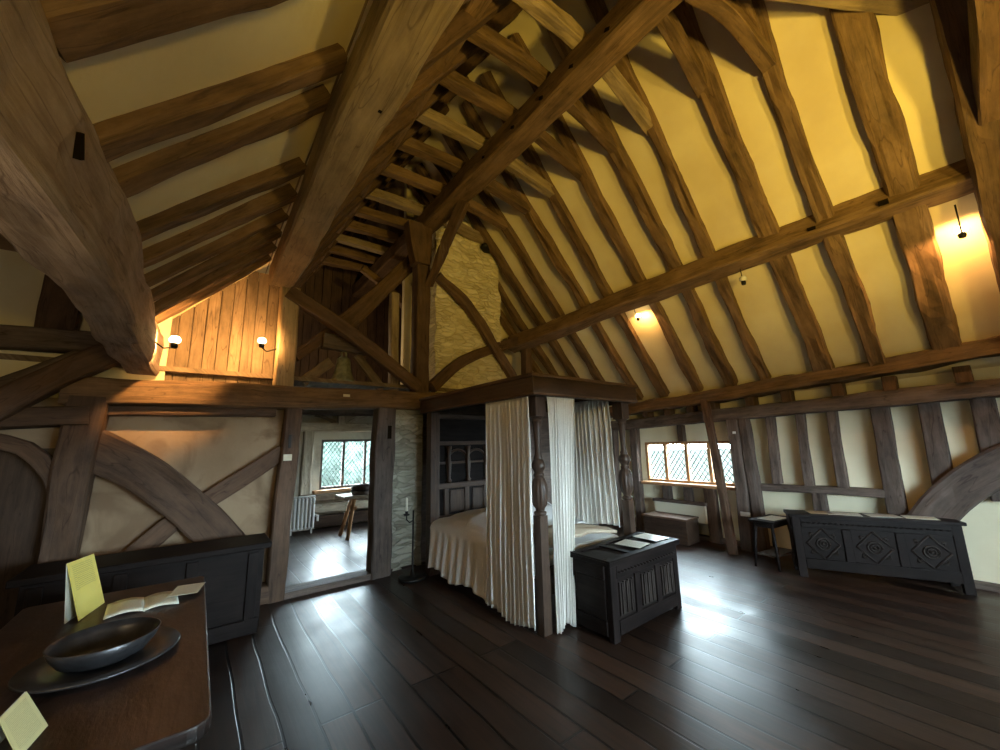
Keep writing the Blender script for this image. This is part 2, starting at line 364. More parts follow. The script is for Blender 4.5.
def spline(pts, step=.12):
    pts = [Vector(p) for p in pts]
    if len(pts) == 2:
        n = max(2, int((pts[1]-pts[0]).length/step)); return [pts[0].lerp(pts[1], i/n) for i in range(n+1)]
    P = [2*pts[0]-pts[1]]+pts+[2*pts[-1]-pts[-2]]; out = []
    for k in range(1, len(P)-2):
        n = max(2, int((P[k+1]-P[k]).length/step))
        for i in range(n):
            t = i/n; a, b, c, d = P[k-1], P[k], P[k+1], P[k+2]
            out.append(.5*((2*b)+(c-a)*t+(2*a-5*b+4*c-d)*t*t+(3*b-a-3*c+d)*t**3))
    out.append(pts[-1]); return out
TSEED = [0]
def timber(name, pts, w, h, mat, label=None, cat='beam', group=None, parent=None, up=(0, 0, 1), rough=.012, w2=None, kind=None, step=.12):
    """hand-hewn timber along pts; w across, h along `up`"""
    TSEED[0] += 13.7; sd = TSEED[0]
    P = spline(pts, step); o0 = P[0].copy(); up = Vector(up); b = MB(); n = 16; L = 0; per = 2*(w+h)
    c = .86
    ring = [(-c, -1), (-.4, -1.01), (.4, -1.01), (c, -1), (1, -c), (1.01, -.4), (1.01, .4), (1, c), (c, 1), (.4, 1.01), (-.4, 1.01), (-c, 1), (-1, c), (-1.01, .4), (-1.01, -.4), (-1, -c)]
    m = len(P)
    for k, p in enumerate(P):
        t = (P[min(k+1, m-1)]-P[max(k-1, 0)]).normalized(); side = t.cross(up).normalized(); u = side.cross(t)
        if k: L += (P[k]-P[k-1]).length
        ww = w if w2 is None else w+(w2-w)*k/(m-1)
        sx = 1+.10*noise.noise(Vector((L*.9, sd, 0)))*min(1, rough/.012); sy = 1+.10*noise.noise(Vector((L*.9, sd, 5)))*min(1, rough/.012)
        dx = noise.noise(Vector((L*.7, sd, 11)))*rough*1.5; dy = noise.noise(Vector((L*.7, sd, 17)))*rough*1.5
        for i, (a, q) in enumerate(ring):
            r = noise.noise(Vector((L*2.6, sd+a*1.7, q*1.7)))*rough + noise.noise(Vector((L*9, sd+a*3, q*3)))*rough*.35
            x = a*ww/2*sx+dx; y = q*h/2*sy+dy
            v = Vector((a, q)).normalized()
            b.v.append(p-o0+side*(x+v.x*r)+u*(y+v.y*r))
    L = 0; su = sd % 5
    for k in range(m-1):
        l0 = L; L += (P[k+1]-P[k]).length
        for i in range(n):
            j = (i+1) % n
            b.face((k*n+i, k*n+j, (k+1)*n+j, (k+1)*n+i), [(l0+su, per*i/n), (l0+su, per*(i+1)/n), (L+su, per*(i+1)/n), (L+su, per*i/n)])
    for base in (0, (m-1)*n):
        b.face([base+i for i in range(n)], [(ring[i][0]*w*.1+su, ring[i][1]*h*.5) for i in range(n)])
    loc = o0-(Vector(parent.location) if parent else Vector((0, 0, 0)))
    o = b.build(name, mat, parent, loc)
    if label: tag(o, label, cat, group, kind)
    return o
def mortise(parent, p, size, rotv):
    b = MB().box((0, 0, 0), size, rotv)
    o = b.build('mortise', M['void'], parent, Vector(p)-parent.location); return o

# ------------------------------------------------------------------ room shell
def wobble_sheet(name, origin, du, dv, nu, nv, mat, amp=.012, thick=.06, parent=None):
    origin, du, dv = Vector(origin), Vector(du), Vector(dv); nrm = du.cross(dv).normalized(); b = MB()
    b.grid(lambda i, j: origin+du*i+dv*j+nrm*noise.noise((origin+du*i+dv*j)*1.1)*amp, nu, nv)
    o = b.build(name, mat, parent, solid=thick); o.modifiers['solid'].offset = -1 if thick > 0 else 1
    return o
fl = MB().box((2.3, 1.22, -.05), (9.0, 7.76, .1)).build('floor', M['floor']); struct(fl)
# far room floor, a low step up
ff = MB().box((2.3, 7.0, -.03), (9.0, 3.8, .12)).build('floor_far', M['floor']); struct(ff)
th = MB().box((1.33, 5.1, .02), (1.2, .24, .09), along=0).build('trim_1', M['grey'], bevel=.008); struct(th)

XW, XS = 6.62, 6.55
def cut_wall(name, axis, pos, u0, u1, z0, z1, holes, mat, thick):
    """wall across `axis` at pos with rectangular holes (ua,ub,za,zb)"""
    us = sorted({u0, u1, *[h[0] for h in holes], *[h[1] for h in holes]}); zs = sorted({z0, z1, *[h[2] for h in holes], *[h[3] for h in holes]})
    b = MB()
    for i in range(len(us)-1):
        for j in range(len(zs)-1):
            cu, cz = (us[i]+us[i+1])/2, (zs[j]+zs[j+1])/2
            if any(h[0] < cu < h[1] and h[2] < cz < h[3] for h in holes): continue
            c = [pos+thick/2, cu, cz] if axis == 0 else [cu, pos+thick/2, cz]
            sz = [abs(thick), us[i+1]-us[i], zs[j+1]-zs[j]] if axis == 0 else [us[i+1]-us[i], abs(thick), zs[j+1]-zs[j]]
            b.box(c, sz)
    o = b.build(name, mat); return struct(o)
cut_wall('wall_right', 0, XW, -2.7, 9, 0, 2.75, [(2.60, 4.12, .86, 1.56), (6.2, 8.0, .8, 1.9)], M['plas_c'], .12)
cut_wall('wall_back', 1, -2.6, -2.0, 6.8, 0, 7.2, [(1.2, 4.6, .9, 2.1)], M['plas_c'], -.15)
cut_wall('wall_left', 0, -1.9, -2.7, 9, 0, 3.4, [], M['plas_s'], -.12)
cut_wall('wall_far', 1, 8.55, -2.0, 6.8, 0, 2.55, [(1.98, 3.35, .77, 1.76)], M['plas_g'], .15)
# partition under the tie beam: left plaster, and the dark wall behind the bed
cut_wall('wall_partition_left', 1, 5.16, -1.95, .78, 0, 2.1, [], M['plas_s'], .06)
cut_wall('wall_partition_upper', 1, 5.17, -1.95, -.35, 2.1, 3.4, [], M['plas_c'], .06)
cut_wall('wall_partition_right', 1, 5.2, 2.55, 6.75, 0, 2.3, [], M['grey'], .1)
cut_wall('wall_end', 1, 6.0, 2.6, 6.75, 2.2, 7.0, [], M['plas_y'], .1)

# roof: right slope, plaster between the rafters
SL = 1.08
def zr(x, y=2): return 2.46-.03*y+(6.35-x)*SL       # underside of the rafters on the right slope
nr = Vector((-SL, 0, -1)).normalized()              # points into the room
RY0, RY1 = -2.7, 6.1
o = wobble_sheet('ceiling_right', (6.66, RY0, zr(6.66, RY0)+.10), (2.36-6.66, 0, (6.66-2.36)*SL), (0, RY1-RY0, -.03*(RY1-RY0)), 44, 70, M['plas_y'], .02, -.05); struct(o)
# left slope: low part between the plate and the side purlin, then the steeper part up to the ridge
def zl(x): return 3.30+1.06*x
o = wobble_sheet('ceiling_left', (-.62, RY0, zl(-.62)+.16), (1.20, 0, 1.20*1.06), (0, 8.6-RY0, 0), 16, 80, M['plas_y'], .015, .05); struct(o)
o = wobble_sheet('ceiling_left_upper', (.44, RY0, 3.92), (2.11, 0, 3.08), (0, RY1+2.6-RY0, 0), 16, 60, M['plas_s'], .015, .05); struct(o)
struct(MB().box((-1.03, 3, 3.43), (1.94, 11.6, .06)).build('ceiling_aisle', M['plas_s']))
struct(MB().box((2.2, 6.88, 2.44), (8.8, 3.46, .05), along=1).build('ceiling_far_room', M['board']))
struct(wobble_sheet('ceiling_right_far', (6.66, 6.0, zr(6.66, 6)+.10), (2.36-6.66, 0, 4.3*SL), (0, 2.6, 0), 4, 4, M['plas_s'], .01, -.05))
# boarded gable far behind the open truss
b = MB(); x = -.3
while x < 5.2:
    w_ = .16+random.random()*.07; b.box((x+w_/2, 8.3+random.random()*.02, 4.4), (w_-.012, .03, 4.2), along=2); x += w_
struct(b.build('wall_gable_boards', M['brown']))
struct(MB().box((2.4, 8.52, 4.9), (9, .08, 4.9)).build('wall_gable', M['brown']))
struct(MB().box((.22, 5.36, 2.9), (1.24, .03, 1.5)).build('wall_partition_loft', M['brown']))

# ------------------------------------------------------------------ windows
def lattice(mb, u0, u1, z0, z1, pos, axis, d=.115, r=.007):
    """diamond leading in the plane"""
    dw, dh = d*.72, d
    def P(u, z): return (pos, u, z) if axis == 0 else (u, pos, z)
    cu, cz = (u0+u1)/2, (z0+z1)/2; sl = dh/dw
    k = -30
    while k < 31:
        for sg in (1, -1):
            pts = []                                  # line z = cz + sg*sl*(u-cu) + k*dh
            off = cz+k*dh
            ua, ub = u0, u1; za = off+sg*sl*(ua-cu); zb = off+sg*sl*(ub-cu)
            def clip(u, z, zt): return u+(zt-z)/(sg*sl)
            lo, hi = (ua, za), (ub, zb)
            if sg*(hi[1]-lo[1]) < 0: continue
            def cl(p):
                u, z = p
                if z > z1: u = u+(z1-z)/(sg*sl); z = z1
                if z < z0: u = u+(z0-z)/(sg*sl); z = z0
                return (u, z)
            lo, hi = cl(lo), cl(hi)
            if u0-1e-6 <= lo[0] <= u1+1e-6 and u0-1e-6 <= hi[0] <= u1+1e-6 and abs(hi[0]-lo[0]) > .004:
                mb.tube([P(*lo), P(*hi)], r, 5)
        k += 1
def leaded_window(name, axis, pos, u0, u1, z0, z1, n, frame_mat, lab):
    e = bpy.data.objects.new(name, None); COL.objects.link(e); e['kind'] = 'structure'
    e.location = (pos, (u0+u1)/2, z0) if axis == 0 else ((u0+u1)/2, pos, z0)
    L0 = Vector(e.location)
    def B(cu, cz, su, sz, dp=.09, off=0): return ((pos+off, cu, cz), (dp, su, sz)) if axis == 0 else ((cu, pos+off, cz), (su, dp, sz))
    fr = MB(); t = .045
    for cu, cz, su, sz in (((u0+u1)/2, z0+t/2, u1-u0, t), ((u0+u1)/2, z1-t/2, u1-u0, t), (u0+t/2, (z0+z1)/2, t, z1-z0-2*t), (u1-t/2, (z0+z1)/2, t, z1-z0-2*t)):
        c, s = B(cu, cz, su, sz); fr.box(Vector(c)-L0, s)
    fr.build('window_frame', frame_mat, e, bevel=.005)
    step = (u1-u0)/n
    for i in range(1, n):
        c, s = B(u0+step*i, (z0+z1)/2, .05, z1-z0-2*t, .08); MB().box(Vector(c)-L0, s).build('mullion', frame_mat, e, bevel=.006)
    for i in range(n):
        a, bb = u0+step*i+(t if i == 0 else .025), u0+step*(i+1)-(t if i == n-1 else .025)
        c, s = B((a+bb)/2, (z0+z1)/2, bb-a, z1-z0-2*t, .004, .012 if axis else .012); p = MB().box(Vector(c)-L0, s).build('pane', M['glass'], e)
        mb = MB(); lattice(mb, a, bb, z0+t, z1-t, pos, axis)
        for q in range(len(mb.v)): mb.v[q] = mb.v[q]-L0
        mb.build('leading', M['lead'], p)
    return e
w1 = leaded_window('window_1', 0, 6.66, 2.60, 4.12, .86, 1.56, 4, M['orange'], '')
w2 = leaded_window('window_2', 1, 8.62, 1.98, 3.35, .77, 1.76, 3, M['grey'], '')
w3 = leaded_window('window_3', 1, -2.66, 1.2, 4.6, .9, 2.1, 6, M['grey'], '')
leaded_window('fill_window_4', 0, 6.66, 6.2, 8.0, .8, 1.9, 4, M['grey'], '')  # unseen side window, added to brighten the far room
portal('portal', (6.74, 7.1, 1.35), (0, radians(90), 0), 1.15, 1.85)
struct(MB().box((6.58, 3.36, .84), (.22, 1.62, .05), along=1).build('trim_2', M['orange'], bevel=.008))
struct(MB().box((2.66, 8.50, .735), (1.6, .22, .06), along=0).build('trim_3', M['orange'], bevel=.008))
# garden outside
def blob(loc, r, seed):
    b = MB()
    def f(i, j):
        a, c = i*2*pi, (j-.5)*pi; d = Vector((cos(a)*cos(c), sin(a)*cos(c), sin(c)))
        return d*r*(1+.35*noise.noise(d*2.3+Vector((seed, 0, 0)))+.15*noise.noise(d*7+Vector((seed, 3, 0))))
    b.grid(f, 36, 24); return b.build('garden_tree', M['leaf'], None, loc)
for k, (x, y, z, r) in enumerate([(-.4, 19, -.8, 3.2), (6.9, 21, -.6, 3.4), (14.4, 21, -.5, 3.2)]):
    tag(blob((x, y, z), r, k*9), ['leafy green tree outside behind the left light of the far room window', 'leafy green tree outside behind the middle of the far room window', 'leafy green tree outside at the right edge of the far room window'][k], 'tree', 'trees outside the far window')
struct(MB().box((10, 10, -3.6), (700, 700, .1)).build('ground', M['grass']))

# ------------------------------------------------------------------ main frame timbers
Y0 = 5.06
ordn = ['nearest', 'second', 'third', 'fourth', 'fifth', 'sixth', 'seventh', 'eighth', 'ninth', 'tenth', 'eleventh', 'twelfth', 'thirteenth']
# tie beam over the partition
timber('tie_beam', [(-1.0, Y0, 2.16), (.8, Y0, 2.18), (2.7, Y0, 2.23), (4.6, Y0, 2.27), (6.4, Y0+.1, 2.25)], .26, .25, M['roof'], 'long hewn tie beam over the doorway carrying the crown post', 'beam', rough=.014)
timber('rail', [(-.7, Y0+.03, 1.99), (.66, Y0+.03, 2.01)], .14, .09, M['brown'], 'thin brown rail under the left half of the tie beam', 'beam')
# crown post
cp = timber('crown_post', [(2.46, 5.08, 2.35), (2.46, 5.08, 3.3), (2.48, 5.08, 4.95)], .22, .22, M['brown'], 'upright crown post standing on the tie beam under the ridge purlin', 'post', up=(0, -1, 0))
timber('jowl', [(2.42, 5.02, 4.3), (2.40, 5.02, 4.6), (2.38, 5.02, 4.95)], .26, .2, M['brown'], parent=cp, up=(0, -1, 0), w2=.42)
# collar purlin
col = timber('collar_purlin', [(2.53, -2.5, 5.04), (2.53, 1.2, 5.05), (2.53, 5.1, 5.03), (2.5, 8.3, 5.0)], .27, .26, M['roof'], 'long squared collar purlin running from the top of the picture to the crown post', 'beam')
for y in (1.5, 1.9, 2.3, 2.75, 3.3): mortise(col, (2.53-.135, y, 5.0), (.012, .05, .03), Euler((.4, 0, 0)))
for y in (2.0, 3.1): mortise(col, (2.53+.135, y, 5.0), (.012, .03, .03), Euler((.2, 0, 0)))
# braces at the crown post
timber('brace', [(2.56, 5.0, 4.0), (2.58, 4.6, 4.42), (2.60, 4.05, 4.93)], .09, .15, M['brown'], 'dark curved brace rising toward the viewer from crown post to collar purlin', 'brace', up=(0, -1, 1))
timber('brace', [hit(288, 292, 1, 4.98), hit(350, 333, 1, 4.98), hit(418, 388, 1, 4.98)], .12, .17, M['brown'], 'long brown brace sloping down from the left post to the crown post foot', 'brace', up=(.4, 0, 1))
timber('brace', [hit(432, 388, 1, 5.0), hit(462, 362, 1, 5.1), hit(497, 347, 1, 5.25), hit(530, 338, 1, 5.45)], .14, .17, M['brown'], 'curved brown brace arching from the crown post foot to the right purlin', 'brace', up=(-.3, 0, 1))
timber('brace', [hit(438, 276, 1, 5.08), hit(468, 305, 1, 5.1), hit(492, 345, 1, 5.1), hit(520, 392, 1, 5.1)], .10, .15, M['brown'], 'knotty dark brace sloping down across the pale chimney stone', 'brace', up=(.6, 0, 1), rough=.03)
timber('purlin_post', [hit(527, 380, 1, 5.35), hit(526, 338, 1, 5.35)], .16, .17, M['brown'], 'short dark post propping the right purlin above the bed canopy', 'post', up=(0, -1, 0))
# right purlin
rp = timber('side_purlin', [(5.20, -2.5, 3.84), (5.16, -.2, 3.84), (5.0, 2.2, 3.76), (4.80, 4.4, 3.58), (4.66, 5.6, 3.50)], .24, .26, M['roof'], 'long knotty side purlin crossing the yellow right roof slope', 'beam', up=(.25, 0, 1), rough=.018)
for y in (.35, .9, 1.35, 1.75, 2.4, 2.9, 3.4): mortise(rp, (5.06-.03*y-.06, y, 3.80-.03*y), (.05, .07, .035), Euler((0, .25, 0)))
# left arcade plate (near, big) and the upper left plate
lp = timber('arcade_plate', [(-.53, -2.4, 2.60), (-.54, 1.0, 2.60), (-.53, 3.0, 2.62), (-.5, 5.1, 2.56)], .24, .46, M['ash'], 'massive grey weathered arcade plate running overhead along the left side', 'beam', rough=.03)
for y, z in ((1.75, 2.62), (2.45, 2.60), (2.95, 2.62)): mortise(lp, (-.418, y, z), (.03, .045, .085), Euler((.6, 0, 0)))
ub = timber('upper_plate', [(.60, -2.4, 3.63), (.60, 1.2, 3.63), (.60, 5.0, 3.63)], .27, .27, M['pale'], 'thick pale squared plate running from top centre down to the left truss post', 'beam', rough=.014)
for y in (1.9, 2.8, 4.1): mortise(ub, (.65, y, 3.5), (.02, .02, .01), None)
timber('truss_post', [(.72, Y0, 2.3), (.70, Y0, 3.52)], .20, .2, M['pale'], 'pale upright post on the tie beam under the end of the upper plate', 'post', up=(0, -1, 0))
# left rail taking the collar ends
timber('collar_rail', [(1.42, -2.3, 5.06), (1.42, 3, 5.06), (1.40, 8.2, 5.04)], .15, .17, M['roof'], 'long rail along the left ends of the roof collars', 'beam')
# collars
cy = [.30, .85, 1.35, 1.95, 2.42, 2.95, 3.5, 4.0, 4.55, 5.15, 5.7, 6.2, 6.7, 7.2, 7.7]
for k, y in enumerate(cy):
    y2 = y-.25
    o = timber('collar', [(1.30, y2+.15, 5.22), (2.5, y2+.12, 5.24), (3.85, y, 5.20)], .12, .14, M['roof'] if k % 3 else M['pale'],
               ('roof collar %s from the viewer, crossing above the collar purlin' % ordn[k] if k else 'roof collar nearest the viewer, crossing above the collar purlin') if k < 13 else 'roof collar deep in the dark void beyond the truss', 'beam', 'collars across the roof', rough=.016)
# rafters, right slope
ry = [(.22, .22), (.78, .14), (1.28, .19), (1.94, .12), (2.38, .15), (2.9, .14), (3.48, .14), (3.98, .13), (4.55, .14), (5.05, .13), (5.5, .13), (5.9, .13)]
rl = ['broad oak rafter on the right slope nearest the viewer', 'narrow rafter second from the viewer on the right slope', 'wide rafter third from the viewer on the right slope', 'slender rafter fourth from the viewer on the right slope']
for k, (y, w_) in enumerate(ry):
    lab = rl[k] if k < 4 else ('rafter on the right slope, %s from the viewer' % ordn[k])
    pts = []
    for t in (0, .25, .5, .75, 1):
        x = 6.38+(2.6-6.38)*t; pts.append((x, y+.03*noise.noise(Vector((t*4, k*3, 0))), zr(x, y)+.07))
    timber('rafter', pts, w_, .17, M['roof'], lab, 'rafter', 'rafters of the right roof slope', up=-nr, rough=.026)
# principal rafter of the near truss and its strut
timber('principal_rafter', [(6.3, -.33, zr(6.3, 0)-.06), (4.9, -.31, zr(4.9, 0)-.06), (2.7, -.31, zr(2.7, 0)-.06)], .24, .38, M['brown'], 'dark principal rafter at the top right edge of the picture', 'rafter', up=-nr, rough=.02)
timber('strut', [(5.28, -.30, 3.80), (4.0, -.38, 4.32), (2.56, -.46, 4.93)], .15, .2, M['brown'], 'dark strut at the extreme top right corner running up to the collar purlin', 'brace', up=(0, 0, 1), rough=.018)
timber('rafter', [(6.3, -.85, zr(6.3, 0)+.06), (2.8, -.85, zr(2.8, 0)+.06)], .2, .17, M['roof'], 'rafter behind the principal at the far top right', 'rafter', 'rafters of the right roof slope', up=-nr)
timber('truss_collar', [hit(690, -28, 2, 5.0), hit(850, -6, 2, 5.05), hit(924, 4, 2, 4.95)], .14, .13, M['pale'], 'pale brace end poking in at the top edge right of centre', 'brace', up=(0, 0, 1))
timber('brace', [(2.6, .9, 4.95), (3.2, .85, 5.12), (3.9, .8, 5.05)], .12, .13, M['roof'], 'short brace joining the collar purlin at the top edge', 'brace')
# rafters, left slope
ly = [(1.55, 1.30, .20), (2.12, 1.98, .13), (2.45, 2.30, .13), (3.0, 3.05, .11), (3.40, 3.45, .12), (3.8, 3.85, .10), (4.18, 4.2, .11), (4.52, 4.55, .10), (4.85, 4.88, .10)]
for k, (y, y2, w_) in enumerate(ly):
    timber('rafter', [(-.50, y, zl(-.50)+.09), (0, (y+y2)/2, zl(0)+.08), (.42, y2, zl(.42)+.07)], w_, .14, M['roof'],
           ('short rafter of the left slope, %s from the viewer' % ordn[k]) if k else 'short thick rafter of the left slope nearest the viewer', 'rafter', 'rafters of the left roof slope', up=(-1.06, 0, 1), rough=.018)
# upper left rafters behind the collars
for k in range(15):
    y = -.1+k*.56
    timber('rafter', [(.75, y, 3.98), (1.6, y, 5.28), (2.5, y, 6.66)], .13, .14, M['brown'], 'dark upper rafter rising behind the upper plate to the ridge' , 'rafter', 'upper rafters in the shadow of the ridge', up=(-1.5, 0, 1))
# crossing braces deep in the void
timber('brace', [hit(335, 330, 1, 5.6), hit(372, 300, 1, 5.6), hit(412, 262, 1, 5.5)], .2, .24, M['brown'], 'heavy dark brace rising right behind the crown post brace', 'brace', up=(-.5, 0, 1), rough=.02)
timber('brace', [hit(362, 268, 1, 6.2), hit(400, 300, 1, 6.3), hit(414, 330, 1, 6.3)], .1, .12, M['roof'], 'thin curved timber in the dark gap left of the crown post', 'brace', up=(.5, 0, 1))

# vertical boarding above the tie beam at left
for k in range(10):
    x = -.35+k*.115
    timber('partition_board', [(x, 5.30, 2.25), (x, 5.30+.01*(k % 3), 3.3+.09*k if k < 6 else 3.75)], .108, .025, M['board'],
           'weathered vertical board above the tie beam behind the lamps', 'board', 'vertical boards above the tie beam', up=(0, -1, 0), rough=.003)
# right-wall plate, girt and studs
timber('wall_plate', [(6.42, -2.4, 2.50), (6.42, 0, 2.42), (6.40, 2, 2.30), (6.36, 3.8, 2.20), (6.3, 6.0, 2.14)], .30, .18, M['roof'], 'rough wavy wall plate at the feet of the right rafters', 'beam', rough=.04, step=.08)
timber('girt', [(6.50, -2.4, 2.10), (6.50, 0, 2.05), (6.50, 2.2, 1.97), (6.5, 3.9, 1.91), (6.5, 5.1, 1.88)], .2, .19, M['grey'], 'grey girt running under the wall plate along the right wall', 'beam', rough=.016)
for k, y in enumerate((.15, .72, 1.2, 1.75, 2.2, 2.75, 3.1, 3.5, 3.9)):
    timber('packing_block', [(6.47, y, 2.13-.03*y), (6.47, y, 2.31-.045*y)], .2, .12, M['brown'], 'small brown packing block between wall plate and girt', 'block', 'packing blocks under the wall plate', up=(0, -1, 0), rough=.01)
studs = [(-.85, .17, 0, 1.97), (-.35, .17, 0, 1.97), (.06, .17, .9, 1.96), (.46, .17, .8, 1.95), (.86, .17, 0, 1.94), (1.31, .10, .95, 1.92), (1.66, .10, .95, 1.92), (2.02, .10, .95, 1.9), (4.27, .13, 0, 1.84), (4.75, .13, 0, 1.84)]
sl = ['thick stud off the right edge behind the long chest', 'thick stud at the right edge above the big curved brace', 'thick stud rising from the top of the big curved brace', 'thick stud meeting the middle of the big curved brace', 'thick grey full height stud where the curved brace springs', 'thin stud right of the three on the right wall rail', 'middle of three thin studs on the right wall rail', 'thin stud nearest the corner posts on the right wall rail', 'stud left of the leaded window beside the bed', 'stud hidden beyond the bed canopy on the right wall']
for (y, w_, a, c), lb in zip(studs, sl):
    timber('stud', [(XS, y+.02, a), (XS, y, c)], w_, .14, M['grey'], lb, 'post', 'studs of the right wall', up=(-1, 0, 0), rough=.01)
timber('wall_rail', [(XS, .86, .90), (XS, 1.6, .90), (XS, 2.3, .89)], .13, .10, M['grey'], 'horizontal rail across the right wall under the three thin studs', 'beam', rough=.01)
timber('stud', [(XS, 1.62, 0), (XS, 1.60, .86)], .14, .13, M['grey'], 'short stud under the wall rail behind the long chest', 'post', up=(-1, 0, 0), rough=.01)
for k, y in enumerate((3.35, 3.72)):
    timber('stud', [(XS, y, .45), (XS, y, .82)], .12, .12, M['grey'], ['short stud under the right window, the one nearer the corner post', 'short stud under the right window, the one nearer the bed'][k], 'post', up=(-1, 0, 0), rough=.01)
timber('stud', [(XS, 3.36, 1.56), (XS, 3.36, 1.84)], .09, .12, M['grey'], 'very short stud above the head of the right window', 'post', up=(-1, 0, 0), rough=.006)
timber('stud', [(XS, 2.98, 0), (XS, 2.98, .82)], .16, .14, M['brown'], 'stud below the right window just behind the leaning post', 'post', up=(-1, 0, 0), rough=.012)
timber('corner_post', [(6.44, 2.50, 0), (6.44, 2.47, 1.0), (6.44, 2.48, 1.88)], .15, .17, M['grey'], 'upright grey post right of the leaded window carrying a white sensor', 'post', up=(-1, 0, 0), rough=.012)
timber('corner_post', [(6.48, 2.30, 0), (6.46, 2.31, .9), (6.46, 2.33, 1.88)], .12, .17, M['grey'], 'second grey post just right of the post with the sensor', 'post', up=(-1, 0, 0), rough=.012)
timber('leaning_post', [(6.02, 2.54, 0), (6.18, 2.66, 1.05), hit(705, 400, 0, 6.28)], .10, .10, M['brown'], 'slim leaning prop standing in front of the leaded window', 'post', up=(-1, 0, 0), rough=.012)
timber('arch_brace', [(6.52, .70, .55), (6.52, .45, .90), (6.52, .18, 1.16), (6.52, -.15, 1.38), (6.52, -.6, 1.58)], .2, .33, M['grey'], 'big curved grey brace rising to the right edge over the long chest', 'brace', up=(0, .7, 1), rough=.02)
struct(MB().box((6.58, 1.0, .03), (.1, 6.4, .07), along=1).build('baseboard_right', M['grey']))
# partition posts
dpl = timber('door_post', [(.78, 5.07, 0), (.80, 5.07, 1.1), (.83, 5.07, 2.06)], .17, .2, M['brown'], 'left doorpost with the small white plate and iron latch', 'post', up=(0, -1, 0), rough=.012)
MB().box((0, 0, 0), (.085, .012, .07)).build('plate', M['cream'], dpl, Vector((.80, 4.962, 1.50))-dpl.location, bevel=.003)
MB().box((0, 0, 0), (.03, .02, .15)).build('latch', M['iron'], dpl, Vector((.81, 4.962, 1.68))-dpl.location, bevel=.003)
dpr = timber('door_post', [(1.94, 5.05, 0), (1.92, 5.05, 1.1), (1.94, 5.05, 2.1)], .26, .22, M['grey'], 'thick right doorpost beside the stone pier', 'post', up=(0, -1, 0), rough=.016)
MB().box((0, 0, 0), (.05, .02, .17)).build('mortise', M['void'], dpr, Vector((1.97, 4.93, 1.78))-dpr.location)
timber('arcade_post', [(-.86, 5.03, 0), (-.85, 5.03, 1.2), (-.83, 5.03, 2.1)], .17, .22, M['brown'], 'dark arcade post at the left end of the plastered partition', 'post', up=(0, -1, 0), rough=.016, w2=.27)
timber('partition_brace', [hit(88, 448, 1, 5.06), hit(140, 472, 1, 5.06), hit(195, 513, 1, 5.06), hit(240, 560, 1, 5.06)], .12, .34, M['brown'], 'broad brown brace curving down across the left partition', 'brace', up=(.5, 0, 1), rough=.016)
timber('partition_brace', [hit(283, 452, 1, 5.1), hit(240, 480, 1, 5.1), hit(195, 508, 1, 5.1)], .1, .17, M['brown'], 'straight brace rising right to the left doorpost', 'brace', up=(-.5, 0, 1), rough=.01)
timber('partition_brace', [hit(175, 520, 1, 5.1), hit(115, 572, 1, 5.1)], .1, .17, M['brown'], 'lower left half of the crossed brace below the broad one', 'brace', up=(-.5, 0, 1), rough=.01)
timber('partition_sill', [(-.95, 5.06, .09), (.72, 5.06, .09)], .2, .17, M['brown'], 'dark sill beam at the foot of the left partition', 'beam')
# the dim bay left of the arcade post
timber('aisle_beam', [(-1.88, 5.03, 2.55), (-1.2, 5.03, 2.58), (-.62, 5.03, 2.60)], .2, .19, M['grey'], 'greyish beam at the left edge below the plaster patch', 'beam', rough=.014)
timber('aisle_beam', [(-1.88, 5.0, 1.85), (-.80, 5.0, 1.93)], .2, .17, M['brown'], 'short brown beam at left edge ending at the arcade post', 'beam', rough=.012)
timber('stud', [(-1.12, 5.08, 2.65), (-1.12, 5.08, 3.38)], .24, .12, M['brown'], 'brown stud right of the plaster patch at the upper left edge', 'post', up=(0, -1, 0))
timber('aisle_brace', [hit(-40, 425, 1, 4.9), hit(60, 375, 1, 4.9), hit(150, 338, 1, 4.9)], .14, .20, M['brown'], 'brown brace climbing right below the big arcade plate', 'brace', up=(-.5, 0, 1), rough=.014)
timber('aisle_brace', [hit(-40, 400, 1, 5.0), hit(90, 352, 1, 5.0)], .1, .10, M['grey'], 'thin grey brace above the brown one at the left edge', 'brace', up=(-.5, 0, 1), rough=.01)
timber('aisle_arch', [hit(-20, 438, 1, 5.0), hit(25, 448, 1, 5.0), hit(52, 475, 1, 5.0), hit(66, 520, 1, 5.0)], .1, .12, M['brown'], 'curved arch brace springing left from the arcade post', 'brace', up=(.6, 0, 1), rough=.012)
struct(MB().box((-1.42, 5.12, .8), (.95, .05, 1.7)).build('wall_aisle_boards', M['dark']))

# chimney and stone pier
def rubble(name, c, size, mat, amp, n):
    b = MB(); cx, cyy, cz = c; sx, sy, sz = size
    def nn(p): return p+Vector((noise.noise(p*4)*amp*.6, noise.noise(p*4+Vector((9, 0, 0)))*amp+noise.noise(p*13)*amp*.4, 0))
    x0, x1, y0, y1, z0, z1 = cx-sx/2, cx+sx/2, cyy-sy/2, cyy+sy/2, cz-sz/2, cz+sz/2
    b.grid(lambda i, j: nn(Vector((x0+sx*i, y0, z0+sz*j))), n, int(n*sz/sx), True)
    b.grid(lambda i, j: nn(Vector((x1, y0+sy*i, z0+sz*j))), int(n*.6), int(n*sz/sx), True)
    b.grid(lambda i, j: nn(Vector((x0, y1-sy*i, z0+sz*j))), int(n*.6), int(n*sz/sx), True)
    b.grid(lambda i, j: nn(Vector((x0+sx*i, y0+sy*j, z1))), n, 8, True)
    return b.build(name, mat)
ch = rubble('chimney_breast', (3.43, 5.55, 3.95), (1.3, .72, 3.4), M['stone'], .05, 50); tag(ch, 'tall pale rubble stone chimney breast right of the crown post', 'chimney')
